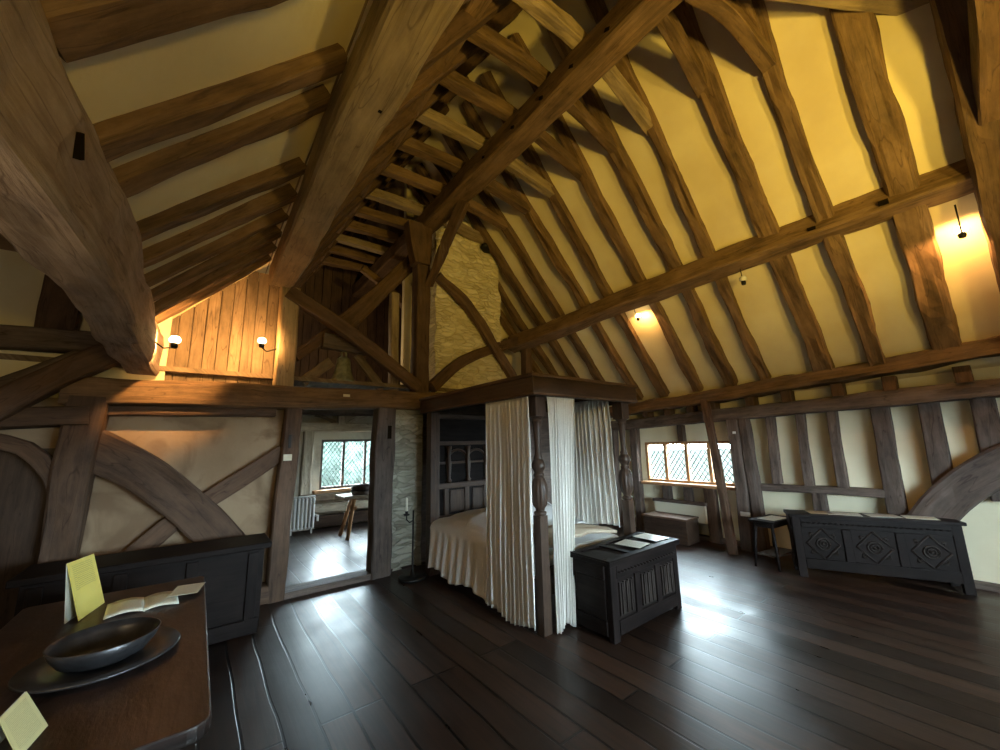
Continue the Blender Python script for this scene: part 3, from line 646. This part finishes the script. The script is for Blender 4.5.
pt = MB().lathe([(.0, -.1), (.07, -.09), (.10, -.03), (.09, .04), (.03, .07), (0, .07)], 12).build('projecting_stone', M['iron'], ch, Vector(hit(487, 248, 1, 5.13))-ch.location); pt.rotation_euler = (radians(80), .2, .4); pt.scale = (1.3, .6, 1)
tag(rubble('stone_pier', (2.30, 5.30, 1.05), (.46, .40, 2.12), M['pier'], .02, 24), 'limewashed rubble stone pier between doorway and bed', 'pier')

# ------------------------------------------------------------------ lamps
def bulb(loc, power, label, up=True, lit=True, dirv=(0, -1, .3), aim=None, wide=168, to=(0, .08, -.11)):
    e = empty('spot_lamp', loc, 0, label, 'lamp', 'small lamps on the beams')
    MB().lathe([(0, -.035), (.026, -.03), (.042, -.01), (.042, .01), (.03, .032), (0, .04)], 16).build('bulb', M['bulb'] if lit else M['white'], e)
    MB().lathe([(.020, -.075), (.026, -.06), (.026, -.03), (.012, -.025)], 12).build('lamp_holder', M['iron'], e)
    MB().tube([(0, 0, -.07), Vector(to)*.35+Vector((0, 0, -.09)), Vector(to)], .006, 6).build('bracket', M['iron'], e)
    if lit:
        l = lamp(Vector(loc)+Vector(dirv).normalized()*.07, power, WARM, .03)
        if aim:
            l.data = d = bpy.data.lights.new('spot_light', 'SPOT'); d.energy = power; d.color = WARM; d.shadow_soft_size = .03
            d.spot_size = radians(wide); d.spot_blend = .3; l.rotation_euler = Vector(aim).to_track_quat('-Z', 'Y').to_euler()
    return e
bulb(hit(175, 340, 1, 4.35), 52, 'glowing lamp at far left under the end of the arcade plate', dirv=(-.2, .9, .1), aim=(-.2, 1, 0), wide=120, to=(-.2, 0, .02))
bulb(hit(262, 341, 1, 4.80), 26, 'glowing lamp beside the pale truss post', dirv=(-.2, .9, 0), aim=(-.1, 1, 0), wide=165, to=(.17, .22, -.02))
bulb(hit(638, 316, 0, 5.18), 9, 'glowing lamp under the right purlin above the bed canopy', dirv=(1, -.2, -.5), aim=(1, 0, -.35), to=(-.13, 0, .20))
bulb(hit(961, 230, 0, 5.25), 22, 'glowing lamp under the right purlin at the right edge', dirv=(1, -.2, -.5), aim=(1, 0, -.35), to=(-.13, 0, .20))
bulb(hit(743, 279, 0, 5.10), 0, 'unlit white lamp under the middle of the right purlin', lit=False, to=(-.05, 0, .16))

# bell above the tie beam
be = empty('bell', (1.44, 5.28, 2.80), 0, 'bronze bell hanging above the tie beam over the doorway', 'bell')
MB().lathe([(.0, 0), (.05, -.005), (.085, -.03), (.095, -.12), (.11, -.22), (.135, -.29), (.165, -.33), (.17, -.345), (.155, -.345), (.10, -.2), (.0, -.06)], 32, cap=False).build('bell_body', M['bell'], be)
MB().tube([(-.03, 0, 0), (-.03, 0, .06), (0, 0, .085), (.03, 0, .06), (.03, 0, 0)], .012, 8).build('crown_loop', M['bell'], be)
MB().lathe([(0, -.2), (.008, -.2), (.01, -.3), (.028, -.325), (.02, -.35), (0, -.355)], 12).build('clapper', M['iron'], be)
timber('bell_headstock', [(1.16, 5.28, 2.98), (1.74, 5.28, 2.96)], .16, .19, M['grey'], 'squared headstock timber from which the bell hangs', 'beam')
timber('bell_frame_brace', [(.95, 5.30, 2.42), (1.28, 5.30, 2.72)], .1, .12, M['board'], 'short pale brace left of the bell', 'brace', up=(-.6, 0, 1))
timber('bell_frame_brace', [(2.0, 5.34, 2.40), (1.62, 5.34, 2.86)], .1, .11, M['board'], 'short pale brace right of the bell', 'brace', up=(.6, 0, 1))
timber('bell_frame_brace', [(.86, 5.36, 2.75), (1.32, 5.36, 3.2)], .1, .13, M['brown'], 'upper brace of the bell frame rising behind the lamp', 'brace', up=(-.6, 0, 1))
timber('loft_post', [(2.16, 5.34, 2.4), (2.16, 5.36, 3.9)], .12, .12, M['pale'], 'pale upright close behind the crown post', 'post', up=(0, -1, 0))
pl = MB().box((0, 0, 0), (.08, .006, .03)).build('name_plate', M['cream'], None, (1.40, 4.925, 2.235)); tag(pl, 'tiny cream label fixed to the tie beam above the doorway', 'label')

# ------------------------------------------------------------------ far room
timber('far_beam', [(1.2, 8.42, 2.03), (3.6, 8.42, 2.0)], .16, .18, M['silver'], 'pale weathered lintel beam above the far room window', 'beam')
timber('far_beam', [(1.1, 8.3, 2.32), (3.6, 8.3, 2.32)], .14, .14, M['grey'], 'beam along the top of the far room wall', 'beam')
timber('far_stud', [(1.45, 8.45, .06), (1.46, 8.45, 1.95)], .12, .1, M['cream'], 'cream painted strip left of the far room window', 'post', up=(0, -1, 0), rough=.003)
timber('far_stud', [(1.70, 8.44, .06), (1.70, 8.44, 1.95)], .18, .16, M['silver'], 'weathered upright at the left side of the far room window', 'post', up=(0, -1, 0))
timber('far_stud', [(2.30, 8.40, 2.05), (2.30, 8.40, 2.32)], .14, .12, M['silver'], 'short stud above the lintel of the far room window', 'post', up=(0, -1, 0), rough=.005)
timber('far_beam', [(1.6, 8.43, .64), (3.6, 8.43, .60)], .14, .13, M['board'], 'grey rail under the far room window', 'beam')
timber('far_beam', [(1.6, 8.43, .43), (3.6, 8.43, .40)], .12, .16, M['silver'], 'lower weathered rail near the floor of the far room', 'beam')
timber('far_beam', [(1.6, 8.43, .18), (3.6, 8.43, .18)], .12, .22, M['dark'], 'dark sill at the foot of the far room wall', 'beam')
timber('far_brace', [(2.45, 8.42, 2.10), (2.62, 8.42, 2.2), (2.85, 8.42, 2.26)], .08, .06, M['silver'], 'small curved brace above the far room lintel', 'brace')
timber('far_brace', [(2.2, 8.42, 2.10), (2.0, 8.42, 2.2), (1.8, 8.42, 2.26)], .08, .06, M['board'], 'small brace left of the short far room stud', 'brace')
rad = empty('radiator', (1.64, 8.25, .03), radians(-8), 'white column radiator left of the far room window', 'radiator')
for k in range(7):
    MB().box((-.19+k*.063, 0, .36), (.045, .11, .56), along=2).build('fin', M['white'], rad, bevel=.015)
MB().box((0, 0, .66), (.42, .06, .03)).box((0, 0, .09), (.42, .06, .03)).build('header_pipe', M['white'], rad, bevel=.008)
for sx in (-.17, .17): MB().box((sx, 0, .045), (.03, .13, .09)).build('foot', M['white'], rad)
MB().tube([(.22, 0, .3), (.27, 0, .3), (.27, 0, .2)], .02, 8).build('valve', M['white'], rad)
tt = empty('trestle_table', (2.62, 7.35, .03), 0, 'pale plank trestle table standing in the far room', 'table')
MB().box((.0, .0, .70), (1.15, .55, .045)).build('tabletop', M['silver'], tt, bevel=.006)
for sx in (-.33, .33):
    for sy in (-1, 1):
        MB().tube([(sx+(-.14 if sx < 0 else .14), sy*.22, 0), (sx, sy*.08, .68)], .034, 6).build('leg', M['orange'], tt)
    MB().box((sx, 0, .5), (.05, .3, .06)).build('cross_bar', M['orange'], tt)
tb = empty('wooden_tub', (2.42, 7.3, .752), 0, 'grey wooden tub on the far room trestle table', 'tub')
MB().lathe([(0, 0), (.16, 0), (.17, .02), (.19, .15), (.175, .15), (.155, .03), (0, .03)], 28, cap=False).build('tub_body', M['grey'], tb)
MB().lathe([(.176, .06), (.182, .06), (.186, .09), (.180, .09)], 28, cap=False).build('hoop', M['iron'], tb)

# ------------------------------------------------------------------ bed
BX0, BX1, BY0, BY1 = 2.47, 3.79, 2.63, 4.66
bed = empty('four_poster_bed', (BX0, BY0, 0), 0, 'dark carved oak four poster bed with canopy and cream curtains', 'bed')
bw, bl = BX1-BX0, BY1-BY0
def turned_post():
    b = MB()
    b.box((0, 0, .48), (.092, .092, .96), along=2); b.box((0, 0, 1.945), (.13, .13, .21), along=2)
    pr = [(.05, .95), (.066, .97), (.066, .99), (.045, 1.0), (.05, 1.02), (.074, 1.05), (.088, 1.10), (.092, 1.17), (.086, 1.23), (.070, 1.27), (.050, 1.29), (.058, 1.305), (.058, 1.32), (.046, 1.33), (.056, 1.35), (.074, 1.37), (.078, 1.40), (.066, 1.43), (.046, 1.45),
          (.050, 1.47), (.038, 1.49), (.034, 1.55), (.040, 1.66), (.046, 1.74), (.048, 1.77), (.062, 1.785), (.062, 1.80), (.050, 1.81), (.07, 1.84)]
    b.lathe(pr, 40, flute=(12, 1.03, 1.27, .06), cap=False)
    for q in range(8, len(b.v)):
        if not (1.84 <= b.v[q].z): b.v[q].x *= .84; b.v[q].y *= .84
    return b
def pos_child(name, x, y, mb, mat=M['dark'], bevel=0): return mb.build(name, mat, bed, (x, y, 0), bevel=bevel)
pos_child('bed_post', 0, 0, turned_post(), bevel=.004); pos_child('bed_post', bw, 0, turned_post(), bevel=.004)
for x in (0, bw): pos_child('bed_post', x, bl, MB().box((0, 0, 1.02), (.13, .13, 2.04), along=2), bevel=.006)
# tester
b = MB(); z = 2.12; t = .05
b.box((bw/2-.02, -.12, z), (bw+.28, t, .20)); b.box((bw/2-.02, bl+.05, z), (bw+.28, t, .20)); b.box((-.135, bl/2-.035, z), (t, bl+.15, .20)); b.box((bw+.095, bl/2-.01, z), (t, bl+.10, .20))
tes = b.build('tester', M['dark'], bed, bevel=.006)
b = MB()
b.box((bw/2-.02, -.135, z+.085), (bw+.33, .06, .035)); b.box((-.15, bl/2-.03, z+.085), (.06, bl+.21, .035)); b.box((bw+.115, bl/2-.01, z+.075), (.06, bl+.18, .035))
b.box((bw/2-.02, -.135, z-.085), (bw+.30, .04, .02)); b.box((-.15, bl/2-.03, z-.085), (.04, bl+.18, .02))
b.build('cornice_moulding', M['brown'], tes, bevel=.006)
MB().box((bw/2, bl/2, 2.19), (bw+.15, bl+.1, .02), along=1).build('tester_board', M['dark'], bed)
# headboard with arcaded upper stage
hb = MB().box((bw/2, bl, 1.02), (bw-.1, .05, 2.0), along=0).build('headboard', M['black'], bed)
b = MB()
for zz, hh in ((1.06, .07), (1.62, .05), (1.36, .03), (1.98, .06), (.66, .06)): b.box((bw/2, bl-.035, zz), (bw-.12, .04, hh))
b.build('headboard_rail', M['dark'], hb, bevel=.005)
for k in range(4): MB().box((.18+k*(bw-.36)/3, bl-.035, .86), (.07, .035, .34), along=2).build('headboard_stile', M['dark'], hb, bevel=.004)
for k in range(3): MB().box((.37+k*.36, bl-.028, .86), (.26, .02, .28)).build('headboard_panel', M['dark'], hb, bevel=.01)
for k in range(4):
    MB().lathe([(.03, 1.10), (.04, 1.13), (.022, 1.16), (.03, 1.25), (.035, 1.35), (.022, 1.45), (.03, 1.5), (.04, 1.58)], 14).build('baluster', M['dark'], hb, (.2+k*(bw-.4)/3, bl-.07, 0))
for k in range(3):
    cx = .2+(k+.5)*(bw-.4)/3; pts = [(cx-.17*cos(a*pi/10), bl-.045, 1.36+.17*sin(a*pi/10)) for a in range(11)]
    MB().tube(pts, .018, 6).build('arch_moulding', M['dark'], hb)
for x in (0, bw): MB().box((x, bl/2, .34), (.05, bl-.1, .16), along=1).build('side_rail', M['dark'], bed)
MB().box((bw/2, 0, .40), (bw-.1, .05, .22)).build('foot_rail', M['dark'], bed)
MB().box((bw/2, bl/2+.02, .46), (bw-.06, bl-.12, .26)).build('mattress', M['cover'], bed, bevel=.06)
# bedspread: top, rounded edge, hanging side
def spread(i, j):
    y = 3.12+1.48*j
    s = i*2.35      # from bottom hem of the left side up and over
    hump = .16*math.exp(-((y-3.95)/.38)**2)+.05*noise.noise(Vector((s*2, y*2.5, 1)))+.02*noise.noise(Vector((s*7, y*7, 1)))
    top = .655; r = .10; hem = .10+.03*sin(y*9)+(.02 if y > 4.3 else 0)
    fall = top-r-hem
    if s < fall:
        z = hem+s; wav = .018*sin(y*34+2*sin(y*3))*(1-s/fall)**.6
        x = 2.40-.04*(1-s/fall)+wav; return (x, y+.01*sin(y*20), z)
    s2 = s-fall
    if s2 < r*pi/2:
        a = s2/r; return (2.40+r-r*cos(a), y, top-r+r*sin(a)+hump*.15*a)
    x = 2.40+r+(s2-r*pi/2); x = min(x, 3.66)
    tt_ = min(1, (x-2.50)/.35); return (x, y, top+.012+hump*(.24+.76*tt_)*min(1, 1)+.02*sin(x*6+y*3)*.5)
bs = MB().grid(spread, 90, 90).build('bedspread', M['cover'], None, solid=.012); tag(bs, 'rumpled white bedspread hanging over the near side of the bed', 'bedspread')
bk = MB().grid(lambda i, j: (2.55+1.08*i, 2.68+.42*j, .655+.07*sin(pi*j)*(.6+.4*sin(5*i))+.05*sin(pi*i)+.02*noise.noise(Vector((i*9, j*5, 0)))), 50, 24).build('blanket', M['blanket'], None, solid=.03)
tag(bk, 'folded brownish blanket at the foot of the bed behind the chest', 'blanket')
def curtain(name, p0, p1, z0, z1, pleats, amp, label, gather=0, seed=0, shift=0):
    p0, p1 = Vector(p0), Vector(p1); d = p1-p0; nrm = Vector((-d.y, d.x)).normalized()
    def f(i, j):
        g = 1-gather*(1-j)**.7
        u = .5+(i-.5)*g+shift*(1-j)
        w_ = u+0
        ph = i*pleats*2*pi+1.3*sin(i*9+seed)+.5*sin(j*3+i*5+seed)
        a = amp*(1+.5*(1-j))*(.75+.4*noise.noise(Vector((i*6, seed, j))))
        q = p0+d*u+nrm*(a*sin(ph)+.02*noise.noise(Vector((i*3, j*2, seed))))+d.normalized()*(a*.35*sin(2*ph))
        zz = z0+(z1-z0)*j+(1-j)**4*.025*sin(i*7+seed)
        return (q.x, q.y, zz)
    o = MB().grid(f, int(pleats*14), 40).build(name, M['curtain'], None, solid=.004)
    return tag(o, label, 'curtain', 'bed curtains')
curtain('bed_curtain', (2.355, 3.30), (2.355, 2.60), .045, 2.03, 11, .017, 'wide cream curtain hanging left of the near bed post', seed=1)
curtain('bed_curtain', (2.53, 2.545), (2.91, 2.545), .035, 2.03, 8, .016, 'narrow cream curtain hanging right of the near bed post', gather=.42, seed=4, shift=-.22)
curtain('bed_curtain', (3.70, 3.62), (3.70, 2.72), .66, 2.09, 14, .020, 'cream curtain on the far side of the bed lit from behind', gather=-.10, seed=8)

# candle stand
cs = empty('candle_stand', (2.20, 4.66, 0), 0, 'black iron floor candle stand by the head of the bed', 'candle stand')
MB().lathe([(0, 0), (.16, 0), (.17, .03), (.15, .035), (.03, .045), (.02, .10), (.012, .12), (.010, .80), (0, .80)], 24).build('stand', M['iron'], cs)
MB().tube([(0, 0, .68), (-.05, 0, .66), (-.09, 0, .70), (-.09, 0, .75)], .008, 8).build('arm', M['iron'], cs)
MB().lathe([(0, .74), (.035, .75), (.04, .765), (.018, .77), (.018, .80), (.0, .80)], 16, (-.09, 0, 0)).build('drip_pan', M['iron'], cs)
cn = MB().lathe([(0, 0), (.014, 0), (.013, .15), (.004, .16), (0, .165)], 12).build('candle', M['wax'], None, (2.11, 4.66, .80)); tag(cn, 'short white candle stuck in the black candle stand', 'candle')

# ------------------------------------------------------------------ chests
def carved(mb, cx, cz, w_, h_, y, style):
    if style == 'linen':
        n = 7
        for k in range(n):
            x = cx-w_/2+w_*(k+.5)/n; mb.box((x, y-.004-(.004 if k % 2 else 0), cz), (w_/n*.62, .014, h_*(.92-.05*(k % 2))), along=2)
    else:
        R = min(w_, h_)*.56
        for a in range(4):       # lozenge
            a0, a1 = a*pi/2, (a+1)*pi/2; p0 = Vector((cx+R*.95*cos(a0)*w_/h_*.9, y-.004, cz+R*.95*sin(a0))); p1 = Vector((cx+R*.95*cos(a1)*w_/h_*.9, y-.004, cz+R*.95*sin(a1)))
            mb.tube([p0, p1], .009, 6)
        for rr, tr in ((R*.36, .009), (R*.2, .007)):
            mb.tube([(cx+rr*cos(t*pi/10), y-.005, cz+rr*sin(t*pi/10)) for t in range(21)], tr, 6)
        mb.lathe([(0, -.01), (R*.1, -.01), (R*.1, .01), (0, .014)], 10, (cx, y, cz))
        for sx in (-1, 1):
            for sz in (-1, 1):   # corner leaves
                c = Vector((cx+sx*w_*.36, y-.003, cz+sz*h_*.36))
                for q in range(3):
                    a = (q-1)*.7; d = Vector((-sx*cos(a)-(-sx)*0, 0, -sz*cos(a))).normalized(); e2 = c+Vector((d.x*cos(a)-d.z*sin(a), 0, d.x*sin(a)+d.z*cos(a)))*R*.25
                    mb.tube([c, e2], .010, 5, .003)
def chest(name, loc, rz, L, D, H, n, style, mat, label, leg=.10, over=.03, lidpanels=0):
    e = empty(name, loc, rz, label, 'chest')
    st = .08
    b = MB().box((L/2, D/2, (H-.04+leg)/2), (L-.02, D-.02, H-.04-leg), along=0)
    b.build('carcass', mat, e)
    b = MB()
    b.box((L/2, .005, H-.09), (L-2*st, .035, .11)); b.box((L/2, .005, leg+.055), (L-2*st, .035, .11))
    rails = b.build('front_rail', mat, e, bevel=.004)
    # notched carving along the top rail
    cb = MB(); m = int(L/.055)
    for k in range(m): cb.lathe([(0, -.012), (.017, -.008), (.02, .0), (0, .004)], 8, (st+(L-2*st)*(k+.5)/m, -.016, H-.09))
    cb.build('rail_carving', mat, rails)
    for x in (st/2, L-st/2):
        for y in (.0+.022, D-.022): MB().box((x, y, (H-.04)/2), (st, .055, H-.04), along=2).build('leg', mat, e, bevel=.004)
    iw = (L-2*st); pw = (iw-(n-1)*.075)/n; ph = H-.04-leg-.22
    for k in range(n):
        cx = st+pw/2+k*(pw+.075)
        fp = MB().box((cx, .014, leg+.11+ph/2), (pw, .02, ph)).build('front_panel', mat, e)
        cb = MB(); carved(cb, cx, leg+.11+ph/2, pw*.86, ph*.9, .0, style); cb.build('carving', M['worn'], fp, bevel=0)
        if k < n-1: MB().box((cx+pw/2+.0375, .005, leg+.11+ph/2), (.075, .035, ph), along=2).build('muntin', mat, e, bevel=.004)
    for x, sgn in ((0, -1), (L, 1)):
        for zz in (H-.09, leg+.05): MB().box((x, D/2, zz), (.03, D-.1, .11), along=1).build('side_rail', mat, e, bevel=.004)
        MB().box((x-sgn*.003, D/2, (H+leg)/2-.02), (.018, D-.11, H-leg-.26)).build('side_panel', mat, e, bevel=.006)
    lid = MB().box((L/2, D/2-over/2, H-.02), (L+2*over, D+over, .035), along=0).build('lid', mat, e, bevel=.006)
    if lidpanels:
        lb = MB(); z = H+.004; Lx = L+2*over; x0 = -over; fw = .07
        lb.box((L/2, -over+.035, z), (Lx, fw, .016)); lb.box((L/2, D-.035, z), (Lx, fw, .016))
        for k in range(lidpanels+1): lb.box((x0+fw/2+(Lx-fw)*k/lidpanels, D/2-over/2, z), (fw, D+over-2*fw, .016), along=1)
        lb.build('lid_frame', mat, lid, bevel=.004)
    return e
chest('blanket_chest', (2.76, 2.14, 0), 0, 1.06, .42, .615, 3, 'linen', M['black'], 'black panelled blanket chest at the foot of the bed', leg=.045, lidpanels=3)
rzc = math.atan2(.40-1.70, 6.26-5.66)
chest('carved_chest', (5.66, 1.68, 0), rzc, 1.42, .31, .70, 3, 'rose', M['black'], 'long dark chest with carved lozenge panels against the right wall', leg=.10)
def sheet(name, loc, rz, sx, sy, mat, label, cat='paper', group=None, th=.003):
    o = MB().panel_uv((0, 0, 0), sx, sy, th, None).build(name, mat, None, loc); o.rotation_euler = (0, 0, rz); tag(o, label, cat, group); return o
zc = .615+.012+.006
sheet('information_sheet', (3.35, 2.31, zc-.004+.003), radians(8), .22, .25, M['paper'], 'white printed sheet in the middle of the black chest lid', group='sheets on the foot chest')
sheet('information_sheet', (3.70, 2.33, zc-.004+.003), radians(-4), .22, .27, M['paper'], 'white printed sheet at the right end of the black chest lid', group='sheets on the foot chest')
dvec = Vector((cos(rzc), sin(rzc))); nv = Vector((-sin(rzc), cos(rzc)))
def onchest(s, d, z=.703): p = Vector((5.66, 1.68))+dvec*s+nv*d; return (p.x, p.y, z)
for s, d, w_, h_, mt, r, lb in ((.30, .15, .22, .2, 'tan', .1, 'brown leaflet at the left end of the carved chest lid'), (.52, .13, .30, .21, 'greypaper', -.08, 'large grey sheet left of centre on the carved chest'),
                                (.86, .13, .28, .2, 'greypaper', .12, 'grey printed sheet right of centre on the carved chest'), (1.16, .12, .26, .2, 'paper', -.1, 'white printed sheet near the right end of the carved chest')):
    sheet('leaflet', onchest(s, d), rzc+r, w_, h_, M[mt], lb, group='sheets on the carved chest')
# low chest and heater under the right window
lc = empty('window_box', (5.97, 3.14, 0), 0, 'plain brown low chest under the leaded window', 'chest')
MB().box((.19, .36, .185), (.38, .72, .35), along=1).build('body', M['dark'], lc, bevel=.006)
MB().box((.19, .36, .375), (.40, .75, .03), along=1).build('lid', M['brown'], lc, bevel=.006)
ht = empty('wall_heater', (6.47, 3.48, .26), 0, 'cream wall heater with dark top grille under the window', 'heater')
MB().box((0, 0, .15), (.10, .86, .28)).build('casing', M['cream'], ht, bevel=.01)
MB().box((-.01, 0, .31), (.13, .90, .045)).build('grille', M['grey'], ht, bevel=.006)
# side table
stb = empty('side_table', (5.95, 1.99, 0), radians(-6), 'small dark joined stool table between long chest and corner post', 'side table')
MB().box((0, 0, .555), (.58, .30, .025)).build('tabletop', M['black'], stb, bevel=.006)
MB().box((0, 0, .51), (.46, .22, .06)).build('apron', M['black'], stb, bevel=.004)
for sx in (-1, 1):
    for sy in (-1, 1):
        MB().tube([(sx*.26, sy*.135, 0), (sx*.235, sy*.115, .28), (sx*.21, sy*.09, .54)], .013, 8, .02).build('leg', M['black'], stb)
MB().box((0, 0, .15), (.46, .22, .02)).build('shelf', M['dark'], stb, bevel=.004)
sheet('information_sheet', (5.94, 1.97, .571), radians(-10), .34, .2, M['greypaper'], 'grey sheet on the small table in the corner')
# sockets and sensor
for nm, p, s, lb, ct in (('wall_socket', (6.342, 2.44, .51), (.02, .13, .06), 'white double socket low on the corner post', 'socket'), ('wall_socket', (6.60, 2.80, .12), (.02, .08, .08), 'small white socket just above the floor under the window', 'socket'), ('sensor', (6.345, 2.45, 1.68), (.03, .04, .035), 'tiny white sensor near the top of the corner post', 'sensor')):
    tag(MB().box((0, 0, 0), s).build(nm, M['white'], None, p, bevel=.006), lb, ct)

# ------------------------------------------------------------------ table in the left foreground
tab = empty('oak_table', (-.30, 2.60, 0), 0, 'long worn dark oak table in the left foreground', 'table')
out = []
x0, x1, y0, y1 = -.40, .41, -.92, .92
for cx, cyy, a0 in ((x1-.06, y0+.06, -90), (x1-.03, y1-.03, 0), (x0+.03, y1-.03, 90), (x0+.03, y0+.03, 180)):
    for q in range(5):
        a = radians(a0+q*22.5); r = .06 if (cx > 0 and cyy < 0) else .03; out.append((cx+r*cos(a), cyy+r*sin(a)))
b = MB(); n = len(out)
for z in (.70, .75):
    for x, y in out: b.v.append(Vector((x+.004*noise.noise(Vector((x*9, y*9, 0))), y, z)))
b.face([n+i for i in range(n)], [(out[i][1], out[i][0]) for i in range(n)]); b.face([i for i in reversed(range(n))], [(out[i][1], out[i][0]) for i in reversed(range(n))])
for i in range(n):
    j = (i+1) % n; b.face((i, j, n+j, n+i), [(out[i][1], 0), (out[j][1], 0), (out[j][1], .05), (out[i][1], .05)])
b.build('tabletop', M['table'], tab, bevel=.006)
for x in (x0+.12, x1-.12):
    MB().box((x, 0, .65), (.03, 1.55, .10), along=1).build('apron', M['dark'], tab)
    for y in (y0+.2, y1-.2):
        MB().lathe([(.045, 0), (.045, .1), (.03, .12), (.045, .2), (.055, .32), (.035, .45), (.05, .48), (.05, .70)], 16).build('leg', M['dark'], tab, (x, y, 0))
for y in (y0+.2, y1-.2): MB().box((0, y, .08), (.56, .05, .06), along=0).build('stretcher', M['dark'], tab)
ts = .752
chg = MB().lathe([(0, 0), (.16, .0), (.19, .008), (.275, .022), (.285, .026), (.28, .033), (.19, .018), (.15, .012), (0, .012)], 56, cap=False).build('charger', M['pewter'], None, (-.235, 2.40, ts)); chg.scale = (.86, .86, 1)
tag(chg, 'wide dark charger plate beneath the bowl on the foreground table', 'plate')
bw_ = MB().lathe([(0, 0), (.12, 0), (.17, .02), (.20, .055), (.215, .085), (.208, .087), (.19, .06), (.155, .026), (.11, .010), (0, .008)], 56, cap=False).build('bowl', M['pewter'], None, (-.235, 2.40, ts+.016)); bw_.scale = (.80, .80, 1)
tag(bw_, 'shallow dark bowl sitting on the charger plate', 'bowl')
def tent(name, bl, br, tl, tr, foot, mat, label):
    """folded card: printed face bl-br-tr-tl, hidden leaf standing behind on `foot`"""
    bl, br, tl, tr, foot = [Vector(p) for p in (bl, br, tl, tr, foot)]
    e = empty(name, bl, 0, label, 'sign'); t = .002
    def leaf(q, nm, m_):
        b = MB(); q = [p-bl for p in q]; nn = (q[1]-q[0]).cross(q[3]-q[0]).normalized()*t
        for p in q: b.v.append(p)
        for p in q: b.v.append(p-nn)
        u = [(0, 0), (1, 0), (1, 1), (0, 1)]
        b.face((0, 1, 2, 3), u); b.face((7, 6, 5, 4), [u[3], u[2], u[1], u[0]])
        for i in range(4): b.face((i, 4+i, 4+(i+1) % 4, (i+1) % 4), [(0, 0)]*4)
        return b.build(nm, m_, e)
    leaf([bl, br, tr, tl], 'card_face', mat)
    g = Vector((-.004, 0, 0))
    leaf([br+foot, bl+foot, tl+g, tr+g], 'card_back', M['greypaper'])
tent('information_card', (-.41, 3.04, ts+.001), (-.35, 3.30, ts+.001), (-.482, 3.03, 1.045), (-.425, 3.30, 1.03), (-.05, 0, 0), M['yellow'], 'upright yellow information card on the foreground table')
tent('information_card', (-.325, 1.84, ts+.001), (-.30, 1.99, ts+.001), (-.395, 1.93, .835), (-.372, 2.06, .845), (-.09, 0, 0), M['yellow2'], 'folded pale card at the bottom left corner of the table')
# open booklet
bo = empty('open_booklet', (-.17, 3.10, ts), radians(4), 'open white booklet lying at the far end of the table', 'booklet')
for sgn in (-1, 1):
    MB().grid(lambda i, j: (sgn*i*.15, -.13+.26*j, .004+.014*sin(pi*i)*(1-i*.3)), 12, 4).build('page', M['paper'], bo, solid=.004)
sheet('loose_sheet', (.02, 2.99+.17, ts+.022), radians(-12), .14, .2, M['paper'], 'loose white sheet across the right page of the booklet', th=.002)
# dark chest behind the table
dk = empty('settle_chest', (-.92, 4.30, 0), 0, 'long plain black chest against the partition behind the table', 'chest')
MB().box((.75, .22, .37), (1.46, .42, .66), along=0).build('body', M['black'], dk, bevel=.006)
MB().box((.75, .20, .735), (1.56, .50, .05), along=0).build('lid', M['black'], dk, bevel=.008)
MB().box((.75, -.005, .07), (1.44, .03, .12), along=0).build('plinth', M['black'], dk, bevel=.004)
for k in range(4): MB().box((.1+k*.433, -.004, .40), (.08, .02, .56), along=2).build('stile', M['black'], dk, bevel=.004)
